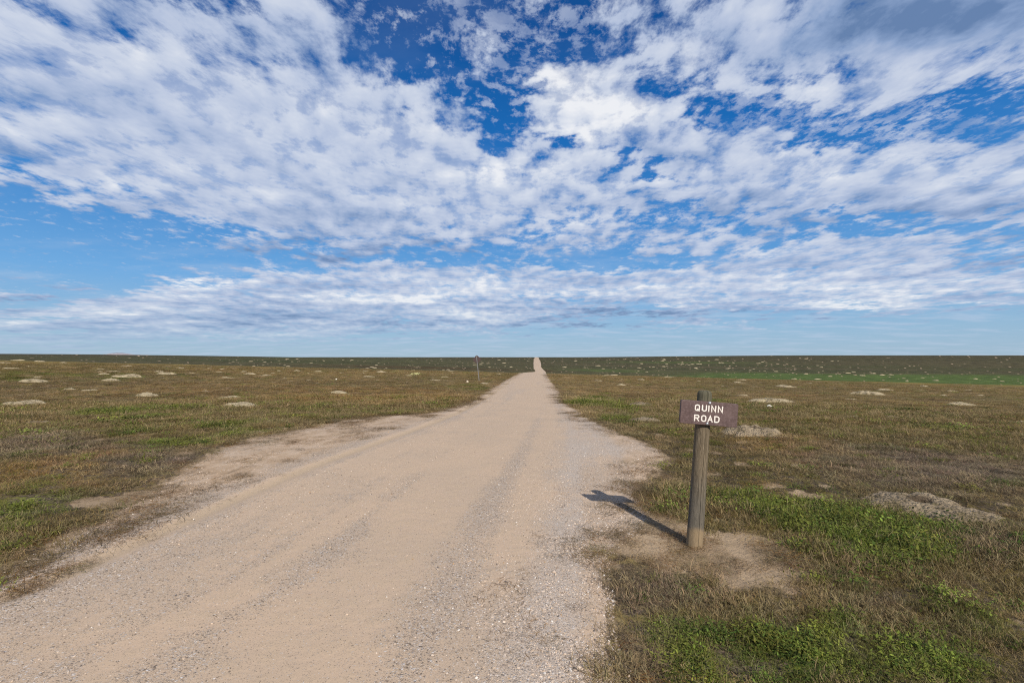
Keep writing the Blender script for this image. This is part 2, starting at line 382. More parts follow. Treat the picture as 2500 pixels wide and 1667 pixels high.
# ------------------------------------------------------------------ object helpers
def tag(o, label=None, cat=None, group=None, kind=None):
    for k, v in (('label', label), ('category', cat), ('group', group), ('kind', kind)):
        if v: o[k] = v
    return o
def mesh_np(name, verts, quads=None, tris=None, smooth=True):
    me = bpy.data.meshes.new(name)
    verts = np.asarray(verts, np.float32)
    me.vertices.add(len(verts)); me.vertices.foreach_set('co', verts.ravel())
    loops = []; starts = []; n = 0
    for arr in (quads, tris):
        if arr is not None and len(arr):
            arr = np.asarray(arr, np.int32); k = arr.shape[1]
            loops.append(arr.ravel()); starts.append(n + np.arange(len(arr)) * k); n += arr.size
    loops = np.concatenate(loops).astype(np.int32); starts = np.concatenate(starts).astype(np.int32)
    me.loops.add(len(loops)); me.loops.foreach_set('vertex_index', loops)
    me.polygons.add(len(starts)); me.polygons.foreach_set('loop_start', starts)
    me.update(calc_edges=True); me.validate()
    if smooth: me.polygons.foreach_set('use_smooth', np.ones(len(me.polygons), bool))
    return me
def link(name, me, mat=None, parent=None, loc=None):
    o = bpy.data.objects.new(name, me); C.objects.link(o)
    if mat and me is not None and not me.materials: me.materials.append(mat)
    if parent: o.parent = parent
    if loc is not None: o.location = loc
    return o
def fattr(me, name, vals):
    a = me.attributes.new(name, 'FLOAT', 'POINT'); a.data.foreach_set('value', np.asarray(vals, np.float32))
def cattr(me, name, vals):
    a = me.attributes.new(name, 'FLOAT_COLOR', 'POINT')
    v = np.ones((len(vals), 4), np.float32); v[:, :3] = vals; a.data.foreach_set('color', v.ravel())
def material(name):
    m = bpy.data.materials.new(name); m.use_nodes = True
    g = NT(m.node_tree); out = g.n('ShaderNodeOutputMaterial')
    return m, g, out
def principled(g, out, color, rough=0.9, spec=0.2, normal=None, metal=0.0):
    b = g.n('ShaderNodeBsdfPrincipled')
    g.put(b.inputs['Base Color'], color); g.put(b.inputs['Roughness'], rough); g.put(b.inputs['Specular IOR Level'], spec)
    g.put(b.inputs['Metallic'], metal)
    if normal is not None: g.t.links.new(normal, b.inputs['Normal'])
    g.t.links.new(b.outputs[0], out.inputs[0])
    return b
def bump(g, h, strength=0.5, dist=0.01, normal=None):
    nd = g.n('ShaderNodeBump'); g.put(nd.inputs['Height'], h); nd.inputs['Strength'].default_value = strength; nd.inputs['Distance'].default_value = dist
    if normal is not None: g.t.links.new(normal, nd.inputs['Normal'])
    return nd.outputs[0]

# ------------------------------------------------------------------ materials of the land
SAND = (.520, .378, .256); SAND2 = (.480, .356, .246); PALE = (.520, .430, .275)
def stones(g, pos, scale, seed):
    p = g.vmath('ADD', pos, (seed, seed * .7, seed * 1.3))
    col = g.voronoi(p, scale, out='Color'); dist = g.voronoi(p, scale, out='Distance')
    r = g.sep(col)
    c = g.ramp(r[0], [(0.0, (.11, .085, .065)), (.09, (.20, .15, .115)), (.18, (.36, .27, .195)), (.5, (.455, .345, .24)), (.76, (.485, .385, .295)), (.92, (.55, .48, .41)), (1.0, (.66, .61, .56))])
    return c, dist, r[1]
def mat_road():
    m, g, out = material('gravel')
    pos = g.n('ShaderNodeNewGeometry').outputs['Position']
    u = g.attr('across'); along = g.attr('along'); sh = g.attr('shoulder')
    lane = g.xyz(g.mul(u, 7.0), g.mul(along, 0.05), 0.0)
    n1 = g.noise(lane, 1.0, 4, .55)
    n2 = g.noise(g.vmath('MULTIPLY', pos, (1, 1, 0)), .8, 4, .6)
    n3 = g.noise(g.vmath('MULTIPLY', pos, (1, 1, 0)), 6.0, 5, .6)
    edge_r = g.smooth(u, .80, .95); edge_l = g.smooth(u, .30, .04)
    near = g.smooth(along, 9.0, 3.0, -.05, .26); edge_r = g.mul(edge_r, g.sub(1.0, g.mul(g.smooth(u, .955, .985), g.smooth(along, 9.0, 7.0))))
    grav = g.add(g.add(g.mul(g.sub(n1, .5), 2.6), g.mul(g.sub(n2, .5), 1.4)), g.add(g.mul(edge_r, .50), g.add(g.mul(edge_l, g.smooth(along, 7.0, 3.0, .10, .34)), near)))
    rut = g.mul(g.smooth(g.math('ABSOLUTE', g.sub(u, .075)), .035, .012), g.smooth(along, 3.0, 4.0))
    ridge = g.smooth(g.math('ABSOLUTE', g.sub(g.math('ABSOLUTE', g.sub(u, .075)), .055)), .03, .0)
    calm = g.smooth(g.math('ABSOLUTE', g.sub(u, .60)), .14, .04)
    grav = g.add(grav, g.sub(g.sub(g.mul(ridge, .45), g.mul(rut, 1.4)), g.mul(calm, .40)))
    grav = g.add(grav, g.mul(sh, -.25))
    grav = g.smooth(g.add(grav, g.mul(g.sub(n3, .5), 1.1)), -.15, 1.05)
    dirt = g.noise(g.xyz(g.mul(g.sep(pos)[0], 1.0), g.mul(g.sep(pos)[1], .55), 0.0), 2.6, 6, .68)
    c1, d1, h1 = stones(g, pos, 88.0, 0.0)
    c2, d2, h2 = stones(g, pos, 170.0, 3.1)
    c3, d3, h3 = stones(g, pos, 52.0, 7.7)
    sand = g.mix(g.smooth(n2, .3, .7), SAND, SAND2)
    sand = g.mix(g.mul(g.smooth(n3, .35, .75), .5), sand, (.50, .37, .24))
    sand = g.mix(g.mul(sh, g.smooth(dirt, .36, .60)), sand, (.40, .275, .165))
    sand = g.mix(g.mul(g.mul(sh, g.smooth(dirt, .57, .70)), .75), sand, (.17, .115, .07))
    sand = g.mix(g.mul(rut, .5), sand, (.44, .325, .20))
    speck = g.math('GREATER_THAN', h2, g.sub(.86, g.mul(grav, .55)))
    col = g.mix(g.mul(speck, .70), sand, c2)
    speck1 = g.math('GREATER_THAN', h1, g.sub(1.02, g.mul(grav, .66)))
    col = g.mix(g.mul(speck1, .75), col, c1)
    speck3 = g.math('GREATER_THAN', h3, g.sub(1.04, g.mul(grav, .26)))
    speck3 = g.mul(speck3, g.math('LESS_THAN', d3, .36))
    col = g.mix(speck3, col, c3)
    white = g.mul(g.mul(edge_r, grav), g.smooth(along, 22.0, 7.0))
    col = g.mix(g.mul(white, .35), col, (.58, .505, .43))
    hgt = g.add(g.mul(g.mul(g.sub(.5, d1), speck1), 1.0), g.add(g.mul(g.mul(g.sub(.5, d3), speck3), 2.0), g.mul(g.mul(g.sub(.5, d2), speck), .5)))
    hgt = g.add(hgt, g.mul(n3, 1.2))
    fade = g.smooth(along, 60.0, 4.0)
    nrm = g.n('ShaderNodeBump'); g.put(nrm.inputs['Height'], hgt); g.put(nrm.inputs['Strength'], g.mul(fade, .8)); nrm.inputs['Distance'].default_value = .008
    principled(g, out, col, .95, .15, nrm.outputs[0])
    return m
def mat_ground():
    m, g, out = material('prairie')
    pos = g.n('ShaderNodeNewGeometry').outputs['Position']
    flat = g.vmath('MULTIPLY', pos, (1, 1, 0))
    dist = g.vmath('LENGTH', flat)
    tint = g.attr('tint', 'Color'); bare = g.attr('bare')
    n1 = g.noise(flat, 9.0, 6, .65); n2 = g.noise(flat, 1.3, 5, .6); n3 = g.noise(flat, .11, 5, .6)
    n4 = g.noise(flat, 38.0, 3, .6)
    far = g.smooth(dist, 25.0, 110.0)
    veg = g.mix(g.mul(g.smooth(n1, .40, .66), .5), g.vmath('SCALE', tint, scale=.62), g.vmath('SCALE', tint, scale=1.35))
    veg = g.mix(g.mul(g.smooth(n2, .35, .7), .30), veg, g.vmath('MULTIPLY', tint, (.75, .95, .7)))
    litter = g.mix(g.smooth(n4, .35, .7), (.050, .036, .025), (.17, .125, .085))  # plant litter, with the shade between the stems painted into its dark tone
    veg = g.mix(g.math('MULTIPLY', g.sub(1.0, far), g.smooth(n1, .72, .40), clamp=True), veg, litter)
    veg = g.mix(g.smooth(n3, .35, .65), g.vmath('SCALE', veg, scale=.74), g.vmath('SCALE', veg, scale=1.22))
    # beyond the rise: broad bands of green, brown and dark grass
    soil = g.mix(g.smooth(n2, .3, .7), (.42, .305, .19), (.31, .22, .135))
    soil = g.mix(g.mul(g.smooth(n4, .55, .75), .45), soil, (.22, .165, .11))
    b = g.smooth(g.add(bare, g.mul(g.sub(n1, .5), .55)), .32, .68)
    col = g.mix(b, veg, soil)
    h = g.add(g.mul(n1, 1.0), g.mul(n4, .4))
    nrm = g.n('ShaderNodeBump'); g.put(nrm.inputs['Height'], h); g.put(nrm.inputs['Strength'], g.smooth(dist, 90.0, 6.0, .0, .7)); nrm.inputs['Distance'].default_value = .03
    principled(g, out, col, 1.0, .08, nrm.outputs[0])
    return m
def mat_soil(name, c1, c2, dark, wear=.8):
    m, g, out = material(name)
    pos = g.n('ShaderNodeNewGeometry').outputs['Position']
    n1 = g.noise(pos, 3.0, 5, .65, dims='3D'); n2 = g.noise(pos, 17.0, 5, .7, dims='3D')
    clod = g.voronoi(pos, 26.0)
    col = g.mix(g.smooth(n1, .35, .65), c1, c2)
    col = g.mix(g.mul(g.smooth(n2, .52, .64), wear), col, dark)
    col = g.mix(g.mul(g.smooth(g.add(n1, g.mul(n2, .4)), .74, .84), .75), col, (.13, .105, .05))
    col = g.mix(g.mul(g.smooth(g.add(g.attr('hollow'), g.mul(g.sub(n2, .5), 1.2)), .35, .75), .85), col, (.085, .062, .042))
    nrm = bump(g, g.add(g.mul(n2, 1.4), g.sub(g.mul(n1, 2.0), g.mul(clod, .8))), 1.0, .05)
    principled(g, out, col, 1.0, .08, nrm)
    return m
def mat_tinted(name, vary=.5, trans=.25, spec=.15):
    """growth and stones: each piece carries its own tint"""
    m, g, out = material(name)
    t = g.attr('tint', 'Color', 'INSTANCER'); v = g.attr('shade')
    col = g.vmath('SCALE', t, scale=g.add(1.0 - vary * .5, g.mul(v, vary)))
    b = g.n('ShaderNodeBsdfPrincipled'); g.put(b.inputs['Base Color'], col); b.inputs['Roughness'].default_value = .8; b.inputs['Specular IOR Level'].default_value = spec
    if trans:
        tr = g.n('ShaderNodeBsdfTranslucent'); g.put(tr.inputs[0], col)
        mx = g.n('ShaderNodeMixShader'); mx.inputs[0].default_value = trans
        g.t.links.new(b.outputs[0], mx.inputs[1]); g.t.links.new(tr.outputs[0], mx.inputs[2]); g.t.links.new(mx.outputs[0], out.inputs[0])
    else:
        g.t.links.new(b.outputs[0], out.inputs[0])
    return m

# ------------------------------------------------------------------ ground sheet
def micro(X, Y, d, bare):
    r = np.hypot(X, Y)
    k = sstep(d, -.05, .5)
    return k * (.05 * (fbm(X * 1.4, Y * 1.4, 3, 41) - .5) + .10 * (fbm(X * .35, Y * .35, 3, 42) - .5)) + .25 * k * sstep(r, 15, 60) * (fbm(X * .05, Y * .05, 3, 43) - .5)
def H(X, Y):
    X = np.atleast_1d(np.asarray(X, float)); Y = np.atleast_1d(np.asarray(Y, float))
    return H0(X, Y) + micro(X, Y, off_road(X, Y), 0)
def build_ground():
    front = np.arange(-62, 62.01, .16); back = np.arange(65, 296, 3.0)
    ang = np.radians(np.concatenate([front, back])); na = len(ang)
    rad = [0.4]
    while rad[-1] < 26000: rad.append(rad[-1] * (1.02 if rad[-1] < 900 else 1.10))
    rad = np.array(rad); nr = len(rad)
    A, Rr = np.meshgrid(ang, rad)
    X = (Rr * np.sin(A)).ravel(); Y = (Rr * np.cos(A)).ravel()
    d, bare, gr, ru, st, gy = ground_fields(X, Y)
    Z = H0(X, Y) + micro(X, Y, d, bare)
    on = sstep(-d, .10, .55) * (Y < 900)
    Z = Z - on * (.05 + .0006 * np.hypot(X, Y))
    V = np.stack([X, Y, Z], 1)
    i = np.arange(nr - 1)[:, None] * na; j = np.arange(na)[None, :]; j2 = (j + 1) % na
    Q = np.stack([i + j, i + j2, i + na + j2, i + na + j], -1).reshape(-1, 4)
    V = np.concatenate([V, [[0, 0, float(H0(0, 0))]]])
    c = len(V) - 1
    T = np.stack([np.full(na, c), (np.arange(na) + 1) % na, np.arange(na)], 1)
    me = mesh_np('ground', V, Q[:, ::-1], T[:, ::-1])
    t = cured(field_tint(gr, ru, st, gy), X, Y)
    r = np.hypot(X, Y)
    # the dip and slope beyond the first rise carry darker, shorter grass
    fz = sstep(Y, 118, 150)
    band = fbm(X * .004, Y * .022, 4, 91) - .5
    farc = np.array((.092, .080, .036)) + np.clip(band, -.3, .3)[:, None] * np.array((.07, .02, .03))
    gb = np.clip(sstep(patch_field([p for p in GREEN if at(p[0], p[1])[1] > 140], X, Y) + band * 1.1, .15, .9), 0, 1)[:, None]
    farc = farc + (np.array((.100, .135, .034)) - farc) * gb
    rb = np.clip(sstep(patch_field([p for p in RUST if at(p[0], p[1])[1] > 140], X, Y) - band * .8, .2, .9), 0, 1)[:, None]
    farc = farc + (np.array((.095, .060, .026)) - farc) * rb
    up = sstep(Y, 480, 700)[:, None]
    farc = farc + (np.array((.082, .066, .036)) - farc) * up * .7
    t = t + (farc - t) * fz[:, None]
    one = lambda a, v: np.concatenate([a, [v]])
    cattr(me, 'tint', np.concatenate([t, [[.1, .1, .05]]])); fattr(me, 'bare', one(bare * (Y < 800), 1.0))
    o = link('ground', me, mat_ground()); tag(o, kind='structure', label='dry brown and green prairie running out to a level horizon')
    return o
def build_road():
    ys = [-6.0]
    while ys[-1] < 770:
        y = ys[-1]; ys.append(y + (.10 if y < 6 else .016 * y))
    ys = np.array(ys); nu = 121
    s = np.linspace(0, 1, nu)
    over = np.clip(.45 + .02 * ys, .45, 1.0)
    Xl = XL(ys) - over; Xr = XR(ys) + over
    X = Xl[:, None] + (Xr - Xl)[:, None] * s[None, :]; Y = np.repeat(ys[:, None], nu, 1)
    U = (X - XL(ys)[:, None]) / (XR(ys) - XL(ys))[:, None]
    Xf, Yf = X.ravel(), Y.ravel()
    d = off_road(Xf, Yf)
    ruts = .012 * (fbm(U.ravel() * 9, Yf * .15, 3, 61) - .5) * sstep(-d, .2, .8)
    m0 = ((X - ML(ys)[:, None]) / (MR(ys) - ML(ys))[:, None]).ravel()
    ruts = ruts - .022 * np.exp(-((m0 - .075) / .022) ** 2) * (Yf < 30) + .012 * np.exp(-((np.abs(m0 - .075) - .05) / .02) ** 2) * (Yf < 30)
    Z = H0(Xf, Yf) + micro(Xf, Yf, d, 0) + ruts
    lift = .010 + .0001 * np.maximum(Yf, 0)
    Z = Z + lift * sstep(-d, -.10, .30) - (.10 + .002 * np.abs(Yf)) * sstep(d, .05, .35)
    V = np.stack([Xf, Yf, Z], 1)
    i = np.arange(len(ys) - 1)[:, None] * nu; j = np.arange(nu - 1)[None, :]
    Q = np.stack([i + j, i + j + 1, i + nu + j + 1, i + nu + j], -1).reshape(-1, 4)
    me = mesh_np('road', V, Q)
    mu = (X - ML(ys)[:, None]) / (MR(ys) - ML(ys))[:, None]
    shl = sstep(ML(Yf) - Xf + .5 * (fbm(Xf * 1.5, Yf * .8, 3, 67) - .5), 0, .5) * (Yf < 90)
    shl = np.maximum(shl, .55 * sstep(Xf - MR(Yf) + .5 * (fbm(Xf * 1.5, Yf * .8, 3, 68) - .5), .1, .7) * (Yf < 60))
    fattr(me, 'shoulder', shl); fattr(me, 'across', np.clip(mu, -.2, 1.2).ravel()); fattr(me, 'along', Yf)
    o = link('road', me, mat_road()); tag(o, kind='structure', label='pale tan gravel road running straight to the horizon')
    return o
build_ground()
build_road()

# ------------------------------------------------------------------ far badlands
def build_hills():
    y0 = 6500.0
    prof = [(150, 870.5), (205, 868.6), (222, 868.0), (240, 867.2), (262, 865.2), (275, 862.6), (298, 862.0), (312, 864.0), (330, 866.6), (350, 867.4), (400, 868.4), (440, 869.6), (520, 871)]
    px = np.linspace(150, 520, 160); py = np.interp(px, *zip(*prof))
    py = py - 1.0 - 1.1 * (fbm(px * .13, px * 0 + 3, 4, 3) - .5)
    crest = EYE + (HZ - py) / F * y0
    X = (px - CX) / F * y0
    rows = np.linspace(-1, 1, 15)
    V = []
    for r in rows:
        yy = y0 + r * 420
        gully = 1 - .35 * np.abs(np.sin(px * .35 + 3 * fbm(px * .05, px * 0 + r, 3, 9))) * (1 - (1 - abs(r)) ** 2)
        z = -95 + (crest + 95) * (1 - abs(r) ** 1.6) * gully
        V.append(np.stack([X + r * 30 * np.sin(px * .2), np.full_like(X, yy), z], 1))
    V = np.concatenate(V); n = len(px)
    i = np.arange(len(rows) - 1)[:, None] * n; j = np.arange(n - 1)[None, :]
    Q = np.stack([i + j, i + j + 1, i + n + j + 1, i + n + j], -1).reshape(-1, 4)
    me = mesh_np('hills', V, Q, smooth=False)
    m, g, out = material('badlands')
    pos = g.n('ShaderNodeNewGeometry').outputs['Position']
    z = g.sep(pos)[2]
    n1 = g.noise(pos, .02, 4, .6, dims='3D')
    col = g.mix(g.smooth(g.add(z, g.mul(n1, 20.0)), 36.0, 48.0), (.50, .44, .44), (.27, .25, .27))
    principled(g, out, col, 1.0, .05)
    o = link('hills', me, m); tag(o, kind='structure', label='pale far badlands hill on the left horizon')
build_hills()

# ------------------------------------------------------------------ growth and gravel: small pieces spread over the land
def proto_mesh(name, faces_list, mat):
    """faces_list: list of (points, shade); each polygon is one stem, blade, leaf or stone face"""
    V = []; polys = []; sh = []
    for pts, s in faces_list:
        b = len(V); V.extend(pts); polys.append(tuple(range(b, b + len(pts)))); sh.extend([s] * len(pts))
    me = bpy.data.meshes.new(name); me.from_pydata([tuple(p) for p in V], [], polys); me.update()
    fattr(me, 'shade', sh); me.materials.append(mat)
    return me
def strip(pts, w0, w1, shade, out, side=None):
    n = len(pts)
    for k in range(n - 1):
        a, b = np.array(pts[k]), np.array(pts[k + 1]); dv = b - a
        sd = np.cross(dv, side if side is not None else np.array((0.3, .2, 1.0)))
        l = np.linalg.norm(sd); sd = sd / l if l > 1e-6 else np.array((1.0, 0, 0))
        wa = w0 + (w1 - w0) * k / (n - 1); wb = w0 + (w1 - w0) * (k + 1) / (n - 1)
        out.append(([a - sd * wa, a + sd * wa, b + sd * wb, b - sd * wb], shade))
def twig_clump(seed, n=58, h=.085, spread=.13, w=.0017):
    r = random.Random(seed); out = []
    for _ in range(n):
        az = r.uniform(0, 6.283); b = np.array((r.gauss(0, spread * .5), r.gauss(0, spread * .5), -.01))
        ln = h * r.uniform(.5, 1.2); tilt = r.uniform(.3, 1.5)
        p = [b]; dirv = np.array((math.cos(az) * math.sin(tilt), math.sin(az) * math.sin(tilt), math.cos(tilt)))
        for k in range(3):
            dirv = dirv + np.array((r.gauss(0, .28), r.gauss(0, .28), r.gauss(-.06, .18))); dirv /= np.linalg.norm(dirv)
            p.append(p[-1] + dirv * ln / 3)
        s = r.random(); strip(p, w, w * .55, s, out)
        for k in (1, 2):
            if r.random() < .75:
                d2 = dirv + np.array((r.gauss(0, .8), r.gauss(0, .8), r.gauss(.1, .4))); d2 /= np.linalg.norm(d2)
                q = p[k] + d2 * ln * .3
                strip([p[k], q, q + (d2 + np.array((0, 0, .4))) * ln * .14], w * .8, w * .4, s, out)
    return out
def blade_clump(seed, n=52, h=.10, spread=.12, w=.0016, lay=.95):
    r = random.Random(seed); out = []
    for _ in range(n):
        az = r.uniform(0, 6.283); b = np.array((r.gauss(0, spread * .6), r.gauss(0, spread * .6), -.01))
        ln = h * r.uniform(.5, 1.25); tilt = abs(r.gauss(0, lay)); p = [b]
        for k in range(3):
            t = tilt * (.5 + .5 * k)
            p.append(p[-1] + np.array((math.cos(az) * math.sin(t), math.sin(az) * math.sin(t), math.cos(t))) * ln / 3)
        strip(p, w, w * .25, r.random(), out)
    return out
def leaf_clump(seed, n=96, h=.06, spread=.12, sz=.0135):
    r = random.Random(seed); out = []
    for _ in range(n):
        c = np.array((r.gauss(0, spread * .6), r.gauss(0, spread * .6), r.uniform(.008, h)))
        az = r.uniform(0, 6.283); t = r.uniform(-.3, .9); L = sz * r.uniform(.6, 1.5); W = L * r.uniform(.32, .55)
        f = np.array((math.cos(az) * math.cos(t), math.sin(az) * math.cos(t), math.sin(t))); sd = np.array((-math.sin(az), math.cos(az), r.uniform(-.4, .4)))
        s = r.random()
        out.append(([c - f * L, c - f * L * .2 + sd * W, c + f * L, c - f * L * .2 - sd * W], s))
        if r.random() < .5: strip([np.array((c[0] * .7, c[1] * .7, -.01)), c - f * L], .0011, .0009, s, out)
    return out
def mat_clump(seed, n=44, spread=.16):
    """dead stems lying flat on bare soil"""
    r = random.Random(seed); out = []
    for _ in range(n):
        az = r.uniform(0, 6.283); b = np.array((r.gauss(0, spread * .6), r.gauss(0, spread * .6), r.uniform(.004, .03))); p = [b]; ln = r.uniform(.04, .13)
        for k in range(3):
            az += r.gauss(0, .5); p.append(p[-1] + np.array((math.cos(az), math.sin(az), r.gauss(0, .10))) * ln / 3)
            p[-1][2] = max(p[-1][2], .003)
        strip(p, .0015, .0009, r.random(), out)
    return out
def stone_proto(seed):
    r = random.Random(seed); out = []
    rings = [(0.0, .98), (.62, .72), (.95, .10), (.80, -.5)]
    rg = []; nn = 7
    for rad, z in rings:
        rg.append([np.array((rad * math.cos(6.283 * k / nn) * r.uniform(.8, 1.2), rad * math.sin(6.283 * k / nn) * r.uniform(.75, 1.2) * .8, z * .62 * r.uniform(.85, 1.15))) for k in range(nn)])
    for a in range(3):
        for k in range(nn):
            k2 = (k + 1) % nn
            if a == 0: out.append(([rg[0][0], rg[1][k], rg[1][k2]], .5))
            else: out.append(([rg[a][k], rg[a + 1][k], rg[a + 1][k2], rg[a][k2]], .5))
    return out

def collection_of(name, meshes):
    col = bpy.data.collections.new(name)
    for k, me in enumerate(meshes):
        o = bpy.data.objects.new('%s_%02d' % (name, k), me); col.objects.link(o)
    return col
def scatter(name, label, col, P, rot, scl, idx, tint):
    me = bpy.data.meshes.new(name); me.vertices.add(len(P)); me.vertices.foreach_set('co', np.asarray(P, np.float32).ravel())
    a = me.attributes.new('turn', 'FLOAT_VECTOR', 'POINT'); a.data.foreach_set('vector', np.asarray(rot, np.float32).ravel())
    a = me.attributes.new('size', 'FLOAT_VECTOR', 'POINT'); a.data.foreach_set('vector', np.asarray(scl, np.float32).ravel())
    a = me.attributes.new('pick', 'INT', 'POINT'); a.data.foreach_set('value', np.asarray(idx, np.int32))
    cattr(me, 'tint', tint)
    o = link(name, me)
    ng = bpy.data.node_groups.new(name, 'GeometryNodeTree')
    ng.interface.new_socket('Geometry', in_out='INPUT', socket_type='NodeSocketGeometry'); ng.interface.new_socket('Geometry', in_out='OUTPUT', socket_type='NodeSocketGeometry')
    gi = ng.nodes.new('NodeGroupInput'); go = ng.nodes.new('NodeGroupOutput'); ip = ng.nodes.new('GeometryNodeInstanceOnPoints')
    ci = ng.nodes.new('GeometryNodeCollectionInfo'); ci.inputs['Collection'].default_value = col; ci.inputs['Separate Children'].default_value = True; ci.inputs['Reset Children'].default_value = True
    def na(nm, ty):
        nd = ng.nodes.new('GeometryNodeInputNamedAttribute'); nd.data_type = ty; nd.inputs['Name'].default_value = nm
        return nd.outputs['Attribute']
    e2r = ng.nodes.new('FunctionNodeEulerToRotation')
    L = ng.links.new
    L(gi.outputs[0], ip.inputs['Points']); L(ci.outputs[0], ip.inputs['Instance']); ip.inputs['Pick Instance'].default_value = True
    L(na('pick', 'INT'), ip.inputs['Instance Index']); L(na('turn', 'FLOAT_VECTOR'), e2r.inputs[0]); L(e2r.outputs[0], ip.inputs['Rotation']); L(na('size', 'FLOAT_VECTOR'), ip.inputs['Scale'])
    L(ip.outputs[0], go.inputs[0])
    md = o.modifiers.new('spread', 'NODES'); md.node_group = ng
    tag(o, label=label, kind='stuff')
    return o

def sample_fan(n, r0, r1, half=53.0, pw=1.0):
    """points over the ground in front, density falling with distance"""
    q = rng.random(n); r = r0 * (r1 / r0) ** (q ** pw)
    a = np.radians(rng.uniform(-half, half, n))
    return r * np.sin(a), r * np.cos(a)

MOUND_SPOTS = []     # (x, y, radius) filled by the mounds so that growth thins out on them
def off_mounds(X, Y, keep=.30):
    ok = np.ones(len(X), bool)
    for (mx, my, rx, ry) in MOUND_SPOTS:
        fr = np.where(Y < my, 1.5, 1.0)         # scuffed ground in front
        q = ((X - mx) / rx) ** 2 + ((Y - my) / (ry * fr)) ** 2
        ok &= ~((q < .85) & (rng.random(len(X)) > keep))
    return ok

